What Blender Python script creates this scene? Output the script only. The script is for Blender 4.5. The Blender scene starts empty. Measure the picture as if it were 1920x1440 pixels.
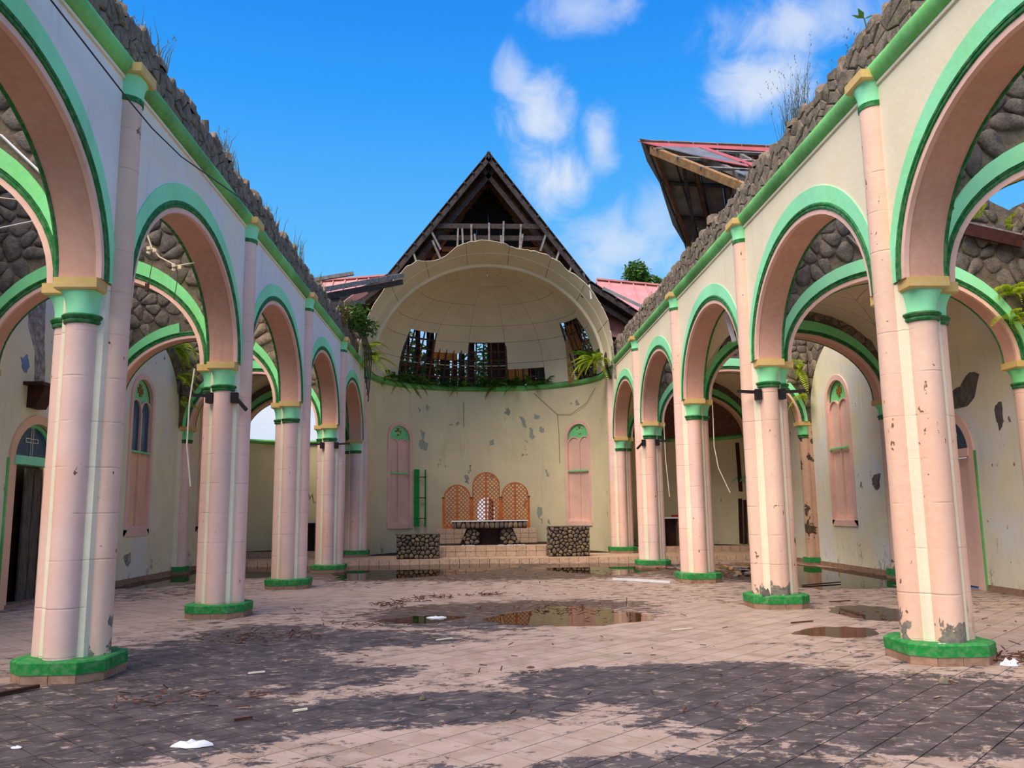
import bpy, bmesh, math, random
import numpy as np
from mathutils import Vector, Matrix, noise

C = bpy.context.scene.collection
PI = math.pi
random.seed(7)

# ------------------------------------------------------------------ camera
cam_d = bpy.data.cameras.new('camera')
cam = bpy.data.objects.new('camera', cam_d)
C.objects.link(cam)
YAW, PITCH, ROLL = 0.0407, 0.1512, -0.0122
cy, sy, cp, sp = math.cos(YAW), math.sin(YAW), math.cos(PITCH), math.sin(PITCH)
fwd = Vector((sy * cp, cy * cp, sp))
rgt = Vector((cy, -sy, 0))
upv = rgt.cross(fwd)
r2 = rgt * math.cos(ROLL) + upv * math.sin(ROLL)
u2 = upv * math.cos(ROLL) - rgt * math.sin(ROLL)
cam.matrix_world = Matrix(((r2.x, u2.x, -fwd.x, -0.3513), (r2.y, u2.y, -fwd.y, 0), (r2.z, u2.z, -fwd.z, 1.6), (0, 0, 0, 1)))
cam_d.sensor_width = 36
cam_d.lens = 1566.28 / 1920 * 36
cam_d.clip_end = 500
bpy.context.scene.camera = cam
CAM = Vector((-0.3513, 0, 1.6))


def lin(r, g, b):
    f = lambda c: (c / 255) / 12.92 if c <= 10 else ((c / 255 + 0.055) / 1.055) ** 2.4
    return (f(r), f(g), f(b), 1)


# ------------------------------------------------------------------ world
class NT:
    """small wrapper for building node trees"""
    def __init__(s, tree):
        s.t = tree
        s.n = tree.nodes
        s.l = tree.links

    def new(s, kind, **kw):
        n = s.n.new(kind)
        for k, v in kw.items():
            setattr(n, k, v)
        return n

    def put(s, sock, v):
        if v is None:
            return
        if hasattr(v, 'is_output'):
            s.l.new(v, sock)
        else:
            sock.default_value = v

    def math(s, op, a, b=None, c=None, clamp=False):
        n = s.new('ShaderNodeMath', operation=op)
        n.use_clamp = clamp
        s.put(n.inputs[0], a)
        s.put(n.inputs[1], b)
        s.put(n.inputs[2], c)
        return n.outputs[0]

    def ramp(s, v, a, b, lo=0.0, hi=1.0):
        n = s.new('ShaderNodeMapRange', interpolation_type='SMOOTHSTEP')
        s.put(n.inputs['Value'], v)
        n.inputs['From Min'].default_value = a
        n.inputs['From Max'].default_value = b
        n.inputs['To Min'].default_value = lo
        n.inputs['To Max'].default_value = hi
        return n.outputs[0]

    def mix(s, f, a, b, mode='MIX'):
        n = s.new('ShaderNodeMix', data_type='RGBA', blend_type=mode)
        s.put(n.inputs[0], f)
        s.put(n.inputs[6], a)
        s.put(n.inputs[7], b)
        return n.outputs[2]

    def noise(s, vec, scale, detail=4, rough=0.55, dist=0.0):
        n = s.new('ShaderNodeTexNoise')
        s.put(n.inputs['Vector'], vec)
        n.inputs['Scale'].default_value = scale
        n.inputs['Detail'].default_value = detail
        n.inputs['Roughness'].default_value = rough
        n.inputs['Distortion'].default_value = dist
        return n.outputs['Fac']

    def mapv(s, vec, loc=(0, 0, 0), rot=(0, 0, 0), scale=(1, 1, 1), vt='POINT'):
        n = s.new('ShaderNodeMapping', vector_type=vt)
        s.put(n.inputs['Vector'], vec)
        n.inputs['Location'].default_value = loc
        n.inputs['Rotation'].default_value = rot
        n.inputs['Scale'].default_value = scale
        return n.outputs[0]

    def blob(s, vec, loc, rot, scale):
        m = s.mapv(vec, loc, rot, scale, 'TEXTURE')
        g = s.new('ShaderNodeTexGradient', gradient_type='SPHERICAL')
        s.put(g.inputs[0], m)
        return g.outputs['Fac']

    def sep(s, vec):
        n = s.new('ShaderNodeSeparateXYZ')
        s.put(n.inputs[0], vec)
        return n.outputs


def dir_of(px, py):
    d = fwd + r2 * ((px - 960) / 1566.28) - u2 * ((py - 720) / 1566.28)
    return d.normalized()


world = bpy.data.worlds.new('sky')
bpy.context.scene.world = world
world.use_nodes = True
W = NT(world.node_tree)
W.n.clear()
gen = W.new('ShaderNodeTexCoord').outputs['Generated']
zc = W.sep(gen)[2]
ramp = W.new('ShaderNodeValToRGB')
W.put(ramp.inputs[0], W.math('ADD', W.math('MULTIPLY', zc, 0.5), 0.5))
el = ramp.color_ramp.elements
el[0].position = 0.46; el[0].color = lin(150, 165, 170)
el[1].position = 0.51; el[1].color = lin(205, 228, 250)
for p_, c_ in ((0.57, lin(170, 215, 252)), (0.64, lin(100, 190, 253)), (0.73, lin(52, 158, 250)), (0.80, lin(30, 132, 240)), (1.0, lin(22, 112, 222))):
    e = el.new(p_); e.color = c_
# clouds: a general scatter plus the banks that stand over the apse
n1 = W.noise(W.mapv(gen, scale=(1, 1, 1.7)), 7.0, 8, 0.6, 0.35)
n2 = W.noise(W.mapv(gen, loc=(3, 1, 2), scale=(1, 1, 1.4)), 2.2, 4, 0.5)
gen_cl = W.math('MULTIPLY', W.ramp(n1, 0.5, 0.72), W.ramp(n2, 0.56, 0.72))
low = W.math('MULTIPLY', W.ramp(n1, 0.42, 0.6), W.ramp(zc, 0.0, 0.30, 1.0, 0.0))
tot = W.math('MAXIMUM', W.math('MULTIPLY', gen_cl, 0.8), low)
n3 = W.noise(gen, 16.0, 9, 0.62, 0.5)
for (px, py, rx, rz, w) in ((1010, 225, 90, 110, 1.0), (965, 150, 50, 70, .7), (1045, 340, 100, 90, 1.15), (1125, 270, 50, 90, .9),
                            (1440, 150, 130, 80, 1.0), (1500, 45, 200, 70, .9), (1090, 20, 130, 60, .7), (1160, 470, 200, 110, .8), (1230, 420, 120, 90, .6),
                            (560, 780, 220, 130, 1.3)):
    d = dir_of(px, py)
    b = W.blob(gen, tuple(d), (0, 0, -math.atan2(d.x, d.y)), (rx / 1450, 0.25, rz / 1450))
    m = W.math('MULTIPLY', W.ramp(W.math('ADD', W.math('MULTIPLY', b, 0.55), W.math('MULTIPLY', n3, 0.85)), 0.50, 1.0), w)
    m = W.math('MULTIPLY', m, W.ramp(b, 0.0, 0.35))
    tot = W.math('MAXIMUM', tot, m)
tot = W.math('MULTIPLY', tot, 0.85, clamp=True)
skyc = W.mix(tot, ramp.outputs[0], lin(226, 234, 248))
bg = W.new('ShaderNodeBackground')
W.put(bg.inputs['Color'], skyc)
bg.inputs['Strength'].default_value = 0.86
W.l.new(bg.outputs[0], W.new('ShaderNodeOutputWorld').inputs['Surface'])

# ------------------------------------------------------------------ sun (veiled by thin cloud, so very soft)
sun_d = bpy.data.lights.new('sun', 'SUN')
sun_d.energy = 5.4
sun_d.angle = math.radians(60)
sun_d.color = (1.0, 0.83, 0.64)
sun = bpy.data.objects.new('sun', sun_d)
C.objects.link(sun)
sun.rotation_euler = Vector((0.40, 0.42, -0.82)).to_track_quat('-Z', 'Y').to_euler()
vs = bpy.context.scene.view_settings
vs.view_transform = 'Standard'
vs.look = 'None'
vs.exposure = 0.23
vs.gamma = 1.0
vs.use_curve_mapping = False
bpy.context.scene.cycles.max_bounces = 8
bpy.context.scene.cycles.diffuse_bounces = 5


# ------------------------------------------------------------------ mesh helpers
class MB:
    def __init__(s):
        s.v = []
        s.f = []

    def add(s, vs, fs):
        o = len(s.v)
        s.v += [tuple(p) for p in vs]
        s.f += [tuple(i + o for i in f) for f in fs]
        return s

    def box(s, c, d, rot=None):
        c = Vector(c)
        vs = []
        for x in (-.5, .5):
            for y in (-.5, .5):
                for z in (-.5, .5):
                    p = Vector((x * d[0], y * d[1], z * d[2]))
                    vs.append(c + (rot @ p if rot else p))
        return s.add(vs, [(0, 1, 3, 2), (4, 6, 7, 5), (0, 4, 5, 1), (2, 3, 7, 6), (0, 2, 6, 4), (1, 5, 7, 3)])

    def bar(s, a, b, w, h, up=(0, 0, 1)):
        a, b = Vector(a), Vector(b)
        d = (b - a).normalized()
        x = d.cross(Vector(up))
        if x.length < 1e-4:
            x = d.cross(Vector((0, 1, 0)))
        x.normalize()
        y = x.cross(d).normalized()
        vs = []
        for p in (a, b):
            for i, j in ((-1, -1), (1, -1), (1, 1), (-1, 1)):
                vs.append(p + x * (w / 2 * i) + y * (h / 2 * j))
        return s.add(vs, [(0, 1, 5, 4), (1, 2, 6, 5), (2, 3, 7, 6), (3, 0, 4, 7), (3, 2, 1, 0), (4, 5, 6, 7)])

    def loft(s, rings, closed=True, cap0=False, cap1=False):
        n = len(rings[0])
        vs = [p for r in rings for p in r]
        fs = []
        for k in range(len(rings) - 1):
            for i in range(n if closed else n - 1):
                j = (i + 1) % n
                fs.append((k * n + i, k * n + j, (k + 1) * n + j, (k + 1) * n + i))
        if cap0:
            fs.append(tuple(range(n - 1, -1, -1)))
        if cap1:
            fs.append(tuple((len(rings) - 1) * n + i for i in range(n)))
        return s.add(vs, fs)

    def tube(s, path, r, n=8, closed=False):
        path = [Vector(p) for p in path]
        N = len(path)
        rings = []
        side = None
        for i, p in enumerate(path):
            a = path[i - 1] if (i > 0 or closed) else p
            b = path[(i + 1) % N] if (i < N - 1 or closed) else p
            t = (b - a).normalized()
            if side is None:
                side = t.orthogonal().normalized()
            side = (side - t * side.dot(t)).normalized()
            o = t.cross(side)
            rr = r[i] if isinstance(r, (list, tuple)) else r
            rings.append([p + side * (rr * math.cos(2 * PI * k / n)) + o * (rr * math.sin(2 * PI * k / n)) for k in range(n)])
        if closed:
            rings.append(rings[0])
        return s.loft(rings, True, not closed, not closed)

    def prism(s, poly, F, d0, d1):
        """extrude a 2-D outline between depths d0 and d1 of a frame F(u, v, d)"""
        n = len(poly)
        vs = [F(u, v, d0) for u, v in poly] + [F(u, v, d1) for u, v in poly]
        fs = [tuple(range(n)), tuple(range(2 * n - 1, n - 1, -1))]
        fs += [(i, i + n, (i + 1) % n + n, (i + 1) % n) for i in range(n)]
        return s.add(vs, fs)

    def ringprism(s, inner, outer, F, d0, d1, ends=True):
        """solid strip between two open 2-D curves of equal length"""
        n = len(inner)
        vs = []
        for (a, b) in zip(inner, outer):
            vs += [F(a[0], a[1], d0), F(b[0], b[1], d0), F(b[0], b[1], d1), F(a[0], a[1], d1)]
        fs = []
        for i in range(n - 1):
            for k in range(4):
                fs.append((i * 4 + k, i * 4 + (k + 1) % 4, i * 4 + 4 + (k + 1) % 4, i * 4 + 4 + k))
        if ends:
            fs += [(3, 2, 1, 0), tuple((n - 1) * 4 + k for k in range(4))]
        return s.add(vs, fs)

    def sheet(s, rows, th, nrm):
        """grid of points (list of rows) thickened along nrm(i, j)"""
        nu, nv = len(rows), len(rows[0])
        top = [Vector(p) for r in rows for p in r]
        bot = [Vector(rows[i][j]) + Vector(nrm(i, j)) * th for i in range(nu) for j in range(nv)]
        o = len(top)
        fs = []
        for i in range(nu - 1):
            for j in range(nv - 1):
                a, b, c, d = i * nv + j, i * nv + j + 1, (i + 1) * nv + j + 1, (i + 1) * nv + j
                fs.append((a, b, c, d))
                fs.append((d + o, c + o, b + o, a + o))
        bd = [(0, j) for j in range(nv)] + [(i, nv - 1) for i in range(1, nu)] + [(nu - 1, j) for j in range(nv - 2, -1, -1)] + [(i, 0) for i in range(nu - 2, 0, -1)]
        ids = [i * nv + j for i, j in bd]
        for k in range(len(ids)):
            a, b = ids[k], ids[(k + 1) % len(ids)]
            fs.append((a, a + o, b + o, b))
        return s.add(top + bot, fs)


def wloc(o):
    v = Vector((0, 0, 0))
    while o:
        v += o.location
        o = o.parent
    return v


def obj(name, mb, mat, parent=None, smooth=None, kind=None, recalc=True, loc=None):
    """one mesh object; vertices are given in world space"""
    me = bpy.data.meshes.new(name)
    off = wloc(parent) if parent else Vector((0, 0, 0))
    l = Vector(loc) if loc is not None else Vector((0, 0, 0))
    o3 = off + l
    me.from_pydata([(p[0] - o3.x, p[1] - o3.y, p[2] - o3.z) for p in mb.v], [], mb.f)
    if recalc:
        bm = bmesh.new()
        bm.from_mesh(me)
        bmesh.ops.recalc_face_normals(bm, faces=bm.faces)
        bm.to_mesh(me)
        bm.free()
    if smooth:
        me.polygons.foreach_set('use_smooth', [True] * len(me.polygons))
        me.set_sharp_from_angle(angle=math.radians(smooth))
    me.materials.append(mat)
    o = bpy.data.objects.new(name, me)
    C.objects.link(o)
    o.location = l
    if parent:
        o.parent = parent
    if kind:
        o['kind'] = kind
    return o


def tag(o, label, cat, group=None):
    o['label'] = label
    o['category'] = cat
    if group:
        o['group'] = group
    return o


def thing(name, label, cat, loc, group=None):
    o = bpy.data.objects.new(name, None)
    o.empty_display_size = 0.2
    C.objects.link(o)
    o.location = loc
    return tag(o, label, cat, group)


def struct(name, mb, mat, smooth=None, loc=None):
    return obj(name, mb, mat, None, smooth, 'structure', loc=loc)


def copy_obj(src, parent, loc, rot=(0, 0, 0), scale=(1, 1, 1)):
    o = src.copy()
    C.objects.link(o)
    o.parent = parent
    o.location = loc
    o.rotation_euler = rot
    o.scale = scale
    return o


def ell(uc, hw, zs, rise, n=28):
    return [(uc - hw * math.cos(PI * i / n), zs + rise * math.sin(PI * i / n)) for i in range(n + 1)]


def wall_surface(mb, F, u0, u1, zb, ztop, ops, th, n=20, d0=0.0, step=0.6):
    """wall with arched openings. ops: (uc, half width, sill z, spring z, rise). F(u, z, d)."""
    us = {round(u0, 4), round(u1, 4)}
    k = u0
    while k < u1:
        us.add(round(k, 4)); k += step
    for (uc, hw, _, _, _) in ops:
        for i in range(n + 1):
            x = uc - hw * math.cos(PI * i / n)
            if u0 <= x <= u1:
                us.add(round(x, 4))
    us = sorted(us)
    zt = ztop if callable(ztop) else (lambda u: ztop)

    def span(um):
        for o in ops:
            if abs(um - o[0]) < o[1]:
                return o
        return None

    def topz(o, u):
        t = max(0.0, 1 - ((u - o[0]) / o[1]) ** 2)
        return o[3] + o[4] * math.sqrt(t)

    def col(a, b, za0, za1, zb0, zb1):
        vs = [F(a, za0, d0), F(b, zb0, d0), F(b, zb1, d0), F(a, za1, d0), F(a, za0, d0 + th), F(b, zb0, d0 + th), F(b, zb1, d0 + th), F(a, za1, d0 + th)]
        mb.add(vs, [(0, 1, 2, 3), (7, 6, 5, 4), (0, 4, 5, 1), (3, 2, 6, 7)])

    for a, b in zip(us[:-1], us[1:]):
        if b - a < 1e-4:
            continue
        o = span((a + b) / 2)
        if o is None:
            col(a, b, zb, zt(a), zb, zt(b))
        else:
            col(a, b, topz(o, a), zt(a), topz(o, b), zt(b))
            if o[2] > zb + 1e-3:
                col(a, b, zb, o[2], zb, o[2])
    for (uc, hw, z0, zs, _) in ops:
        for e in (uc - hw, uc + hw):
            if u0 <= e <= u1 and zs > z0 and zs > zb:
                zz = max(z0, zb)
                mb.add([F(e, zz, d0), F(e, zs, d0), F(e, zs, d0 + th), F(e, zz, d0 + th)], [(0, 1, 2, 3)])
    for e in (u0, u1):
        mb.add([F(e, zb, d0), F(e, zt(e), d0), F(e, zt(e), d0 + th), F(e, zb, d0 + th)], [(0, 1, 2, 3)])
    return mb


def voronoi(u0, u1, v0, v1, su, sv, rnd, jit=0.8):
    """irregular cells of a jittered grid, as convex polygons"""
    nu, nv = max(1, int(round((u1 - u0) / su))), max(1, int(round((v1 - v0) / sv)))
    su, sv = (u1 - u0) / nu, (v1 - v0) / nv
    P = {}
    for i in range(-2, nu + 2):
        for j in range(-2, nv + 2):
            P[i, j] = (u0 + (i + .5 + (0.5 if j % 2 else 0) * .6 + jit * (rnd.random() - .5)) * su, v0 + (j + .5 + jit * (rnd.random() - .5)) * sv)
    out = []
    for i in range(nu):
        for j in range(nv):
            c = P[i, j]
            poly = [(u0, v0), (u1, v0), (u1, v1), (u0, v1)]
            for di in range(-2, 3):
                for dj in range(-2, 3):
                    if (di or dj) and (i + di, j + dj) in P:
                        q = P[i + di, j + dj]
                        mx, my = (c[0] + q[0]) / 2, (c[1] + q[1]) / 2
                        nx, ny = q[0] - c[0], q[1] - c[1]
                        new = []
                        for k in range(len(poly)):
                            a, b = poly[k], poly[(k + 1) % len(poly)]
                            da = (a[0] - mx) * nx + (a[1] - my) * ny
                            db = (b[0] - mx) * nx + (b[1] - my) * ny
                            if da <= 0:
                                new.append(a)
                            if da * db < 0:
                                t = da / (da - db)
                                new.append((a[0] + (b[0] - a[0]) * t, a[1] + (b[1] - a[1]) * t))
                        poly = new
                        if len(poly) < 3:
                            break
                if len(poly) < 3:
                    break
            if len(poly) >= 3:
                out.append(poly)
    return out


def stone_mesh(mb, poly, F, h, gap, rnd, chaikin=False, base=0.03):
    cu = sum(p[0] for p in poly) / len(poly)
    cv = sum(p[1] for p in poly) / len(poly)
    rad = max(0.02, sum(math.hypot(p[0] - cu, p[1] - cv) for p in poly) / len(poly))
    k = max(0.3, 1 - gap / rad)
    poly = [(cu + (p[0] - cu) * k, cv + (p[1] - cv) * k) for p in poly]
    # drop slivers
    q = []
    for p in poly:
        if not q or math.hypot(p[0] - q[-1][0], p[1] - q[-1][1]) > rad * .22:
            q.append(p)
    poly = q if len(q) >= 3 else poly
    if chaikin:
        q = []
        for i in range(len(poly)):
            a, b = poly[i], poly[(i + 1) % len(poly)]
            q += [(a[0] * .75 + b[0] * .25, a[1] * .75 + b[1] * .25), (a[0] * .25 + b[0] * .75, a[1] * .25 + b[1] * .75)]
        poly = q
    else:
        poly = [(p[0] + (rnd.random() - .5) * rad * .12, p[1] + (rnd.random() - .5) * rad * .12) for p in poly]
    n = len(poly)
    tu, tv = (rnd.random() - .5) * .5, (rnd.random() - .5) * .5
    hh = h * (0.65 + 0.7 * rnd.random())
    vs = [F(u, v, base) for u, v in poly]
    for s_, hs in ((0.98, .6), (0.80, 1.0)):
        for u, v in poly:
            du, dv = (u - cu) * s_, (v - cv) * s_
            vs.append(F(cu + du, cv + dv, -hh * (hs + (tu * du + tv * dv) / rad * .6 + .18 * (rnd.random() - .5))))
    vs.append(F(cu, cv, -hh * 1.06))
    fs = []
    for r in range(2):
        for i in range(n):
            j = (i + 1) % n
            fs.append((r * n + i, r * n + j, (r + 1) * n + j, (r + 1) * n + i))
    for i in range(n):
        fs.append((2 * n + i, 2 * n + (i + 1) % n, 3 * n))
    mb.add(vs, fs)
    return cu, cv


def stones(parent, F, rect, size, pred, mat, h=0.05, gap=0.012, limit=300, chaikin=False, seed=1, smooth=60, jit=.85, name='stone'):
    """rubble facing: each stone one object, those past the limit joined; -d is out of the wall"""
    rnd = random.Random(seed)
    cells = []
    for poly in voronoi(*rect, size[0], size[1], rnd, jit):
        cu = sum(p[0] for p in poly) / len(poly)
        cv = sum(p[1] for p in poly) / len(poly)
        if pred is None or pred(cu, cv):
            cells.append(((Vector(F(cu, cv, 0)) - CAM).length, poly))
    cells.sort(key=lambda c: c[0])
    rest = MB()
    off = wloc(parent)
    for k, (_, poly) in enumerate(cells):
        if k < limit:
            m = MB()
            cu, cv = stone_mesh(m, poly, F, h, gap, rnd, chaikin)
            o = obj(name, m, mat, parent, smooth, loc=Vector(F(cu, cv, 0)) - off)
        else:
            stone_mesh(rest, poly, F, h, gap, rnd, chaikin)
    if rest.v:
        obj('rubble_stones', rest, mat, parent, smooth, kind='stuff')
    return len(cells)

# ------------------------------------------------------------------ materials
def newmat(name):
    m = bpy.data.materials.new(name)
    m.use_nodes = True
    t = NT(m.node_tree)
    t.n.clear()
    b = t.new('ShaderNodeBsdfPrincipled')
    o = t.new('ShaderNodeOutputMaterial')
    t.l.new(b.outputs[0], o.inputs[0])
    return m, t, b, o


def bump(t, b, h, strength, dist=0.02, prev=None):
    n = t.new('ShaderNodeBump')
    n.inputs['Strength'].default_value = strength
    n.inputs['Distance'].default_value = dist
    t.put(n.inputs['Height'], h)
    if prev:
        t.l.new(prev, n.inputs['Normal'])
    t.l.new(n.outputs[0], b.inputs['Normal'])
    return n.outputs[0]


def paint(name, col, peel=0.0, peelcol=(128, 120, 110), mould=0.0, joints=0.0, var=0.10, rough=0.75, foot=0.0, wave=0.4, chips=0.0, second=None):
    """painted plaster: tone drift, flaked patches down to grey render, block joints, grime that gathers in patches"""
    m, t, b, _ = newmat(name)
    pos = t.new('ShaderNodeNewGeometry').outputs['Position']
    xyz = t.sep(pos)
    base = lin(*col)
    drift = t.noise(pos, 0.9, 5, 0.6)
    fine = t.noise(pos, 14, 4, 0.6)
    c = t.mix(t.ramp(drift, 0.3, 0.7), tuple(x * (1 - var) for x in base[:3]) + (1,), tuple(min(1, x * (1 + var * .6)) for x in base[:3]) + (1,))
    if second:
        c = t.mix(t.ramp(t.noise(pos, 0.55, 3), 0.42, 0.66, 0, .8), c, lin(*second))
    c = t.mix(t.ramp(fine, 0.35, 0.75, 0, 0.12), c, lin(235, 225, 210))
    streak = t.noise(t.mapv(pos, scale=(1, 1, 0.12)), 5.0, 5, 0.6)
    c = t.mix(t.ramp(streak, 0.55, 0.8, 0, 0.20), c, lin(110, 95, 75))
    hgt = t.math('MULTIPLY', fine, 0.35)
    hgt = t.math('ADD', hgt, t.math('MULTIPLY', t.noise(pos, 4.0, 3), wave))
    if joints:
        fr = t.math('FRACT', t.math('ADD', t.math('DIVIDE', xyz[2], joints), t.math('MULTIPLY', drift, .06)))
        line = t.math('SUBTRACT', 1.0, t.ramp(t.math('ABSOLUTE', t.math('SUBTRACT', fr, 0.5)), 0.0, 0.03))
        line = t.math('MULTIPLY', line, t.ramp(t.noise(pos, 2.3, 2), 0.42, 0.6))
        c = t.mix(t.math('MULTIPLY', line, 0.20), c, lin(130, 100, 85))
        hgt = t.math('SUBTRACT', hgt, t.math('MULTIPLY', line, 0.35))
    if peel or foot:
        pn = t.noise(t.mapv(pos, scale=(1, 1, .8)), 3.1, 9, 0.62, 0.3)
        big = t.noise(pos, 0.75, 2)
        lvl = t.math('ADD', pn, t.math('MULTIPLY', t.math('SUBTRACT', big, 0.5), 0.55))
        if foot:
            lvl = t.math('ADD', lvl, t.ramp(xyz[2], 0.2, 0.85, foot, 0.0))
        th = 0.80 - peel
        pk = t.ramp(lvl, th, th + 0.018)
        pc = t.mix(t.ramp(t.noise(pos, 20, 4), 0.35, 0.65), tuple(x * .7 for x in lin(*peelcol)[:3]) + (1,), tuple(min(1, x * 1.25) for x in lin(*peelcol)[:3]) + (1,))
        c = t.mix(pk, c, pc)
        hgt = t.math('SUBTRACT', hgt, t.math('MULTIPLY', pk, 0.6))
    if chips:
        ck = t.ramp(t.math('ADD', t.noise(t.mapv(pos, scale=(1, 1, .6)), 11, 4, .6), t.math('MULTIPLY', t.math('SUBTRACT', t.noise(pos, 1.1, 2), .5), .35)), .80 - chips, .83 - chips)
        c = t.mix(ck, c, lin(112, 88, 74))
    if mould:
        mn = t.noise(t.mapv(pos, scale=(1, 1, .55)), 1.7, 8, 0.68)
        mm = t.ramp(t.math('ADD', mn, t.ramp(xyz[2], 0.0, 1.5, 0.16, 0.0)), 0.70 - mould * .1, 0.86 - mould * .1)
        mm = t.math('MULTIPLY', mm, t.ramp(t.noise(pos, 9, 6, .7), 0.40, 0.62))
        c = t.mix(t.math('MULTIPLY', mm, 0.8), c, lin(70, 60, 48))
    t.put(b.inputs['Base Color'], c)
    b.inputs['Roughness'].default_value = rough
    b.inputs['Specular IOR Level'].default_value = 0.3
    bump(t, b, hgt, 0.55, 0.02)
    return m


def stone_mat(name, a, bcol, ccol, moss=0.0, contrast=1.0, scale=1.0):
    m, t, b, _ = newmat(name)
    g = t.new('ShaderNodeNewGeometry')
    pos = g.outputs['Position']
    oi = t.new('ShaderNodeObjectInfo').outputs['Random']
    rnd = t.math('FRACT', t.math('ADD', g.outputs['Random Per Island'], oi))
    n = t.noise(pos, 6 * scale, 8, 0.65)
    n2 = t.noise(pos, 32 * scale, 5, 0.6)
    c = t.mix(rnd, lin(*a), lin(*bcol))
    c = t.mix(t.ramp(n, 0.40, 0.66), c, lin(*ccol))
    c = t.mix(t.ramp(n2, 0.42, 0.72, 0, .45), c, tuple(x * .35 for x in lin(*a)[:3]) + (1,))
    if moss:
        mm = t.ramp(t.noise(pos, 1.6, 6, .6), 0.60 - moss * .1, 0.72 - moss * .1)
        c = t.mix(t.math('MULTIPLY', mm, 0.55), c, lin(92, 92, 45))
    t.put(b.inputs['Base Color'], c)
    b.inputs['Roughness'].default_value = 0.92
    b.inputs['Specular IOR Level'].default_value = 0.2
    bump(t, b, t.math('ADD', n, t.math('MULTIPLY', n2, 0.5)), 0.9, 0.03)
    return m


def plain(name, col, rough=0.7, var=0.15, metal=0.0, sc=6.0, col2=None, grain=None, rnd=0.0, spec=0.3, bmp=.3):
    m, t, b, _ = newmat(name)
    g = t.new('ShaderNodeNewGeometry')
    pos = g.outputs['Position']
    v = t.mapv(pos, scale=grain) if grain else pos
    n = t.noise(v, sc, 6, 0.6)
    base = lin(*col)
    c2 = lin(*col2) if col2 else tuple(x * (1 - 2 * var) for x in base[:3]) + (1,)
    c = t.mix(t.ramp(n, 0.35, 0.68), base, c2)
    if rnd:
        r_ = t.math('FRACT', t.math('ADD', g.outputs['Random Per Island'], t.new('ShaderNodeObjectInfo').outputs['Random']))
        c = t.mix(t.math('MULTIPLY', r_, rnd), c, tuple(x * .45 for x in base[:3]) + (1,))
    t.put(b.inputs['Base Color'], c)
    b.inputs['Roughness'].default_value = rough
    b.inputs['Metallic'].default_value = metal
    b.inputs['Specular IOR Level'].default_value = spec
    bump(t, b, n, bmp, 0.01)
    return m


def leaf_mat(name, a, bcol):
    m, t, b, o = newmat(name)
    g = t.new('ShaderNodeNewGeometry')
    r_ = t.math('FRACT', t.math('ADD', g.outputs['Random Per Island'], t.new('ShaderNodeObjectInfo').outputs['Random']))
    c = t.mix(r_, lin(*a), lin(*bcol))
    t.put(b.inputs['Base Color'], c)
    b.inputs['Roughness'].default_value = 0.55
    tr = t.new('ShaderNodeBsdfTranslucent')
    t.put(tr.inputs[0], c)
    mx = t.new('ShaderNodeMixShader')
    mx.inputs[0].default_value = 0.3
    t.l.new(b.outputs[0], mx.inputs[1])
    t.l.new(tr.outputs[0], mx.inputs[2])
    t.l.new(mx.outputs[0], o.inputs[0])
    return m


def glass_mat(name, col):
    m, t, b, _ = newmat(name)
    pos = t.new('ShaderNodeNewGeometry').outputs['Position']
    n = t.noise(pos, 40, 3)
    t.put(b.inputs['Base Color'], t.mix(n, lin(*col), tuple(x * .5 for x in lin(*col)[:3]) + (1,)))
    b.inputs['Roughness'].default_value = 0.22
    b.inputs['Specular IOR Level'].default_value = 0.4
    bump(t, b, n, 0.3, 0.004)
    return m


PINK = paint('pink_paint', (234, 198, 186), peel=0.035, chips=.085, joints=0.47, second=(234, 186, 160), foot=0.0)
PINK_WORN = paint('pink_paint_worn', (230, 194, 172), peel=0.075, chips=.125, joints=0.47, second=(228, 184, 158), foot=0.20, mould=0.2)
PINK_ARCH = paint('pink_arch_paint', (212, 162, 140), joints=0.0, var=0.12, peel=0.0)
PINK_TRIM = paint('pink_trim_paint', (238, 194, 176), joints=0.0, var=0.12, peel=0.02)
CREAM_TRIM = paint('cream_fillet_paint', (236, 228, 200), peel=0.03, peelcol=(190, 185, 175), joints=0.47)
MINT = paint('mint_paint', (148, 240, 184), var=0.12, peel=0.0, second=(144, 236, 160))
MINT_OLD_SHADED = paint('mint_paint_old_shaded', (124, 226, 150), var=0.15, peel=0.02, peelcol=(92, 96, 80), second=(118, 214, 124))  # duller mint, also the shaded tone of arches behind the vaults
GREEN = paint('deep_green_paint', (8, 112, 46), var=0.25, wave=.2)
GREEN_BASE = paint('base_green_paint', (14, 132, 54), var=0.2, peel=0.02, wave=.2)
CORNICE = paint('cornice_green_paint', (112, 196, 106), var=0.25, second=(74, 138, 60), peel=0.03, peelcol=(110, 100, 70))
GOLD = paint('gold_paint', (214, 182, 110), var=0.15, peel=0.02, peelcol=(160, 130, 80), wave=.2)
WALL_L = paint('nave_wall_skylit', (232, 230, 226), peel=0.02, var=0.06, second=(238, 228, 202))  # left wall, cool sky light put into the white
WALL_R = paint('nave_wall_sunlit', (240, 228, 196), peel=0.02, var=0.06, second=(236, 220, 180))  # right wall, warm sunlight put into the colour
APSE = paint('apse_wall_cream', (226, 214, 172), peel=0.10, peelcol=(142, 150, 138), mould=0.12, var=0.08, second=(220, 206, 172))
OUTER = paint('aisle_wall_cream', (232, 224, 190), chips=.09, peel=0.085, peelcol=(112, 106, 96), mould=0.55, var=0.08, second=(222, 226, 224))
CEIL = paint('ceiling_panel_cream', (216, 202, 174), var=0.08, wave=.15, rough=.6)
CEIL_TRIM = paint('ceiling_rib_cream', (226, 214, 188), var=0.08, wave=.1)
CHAPEL_DOME = paint('chapel_dome_brown', (110, 66, 48), var=0.2)
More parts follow.
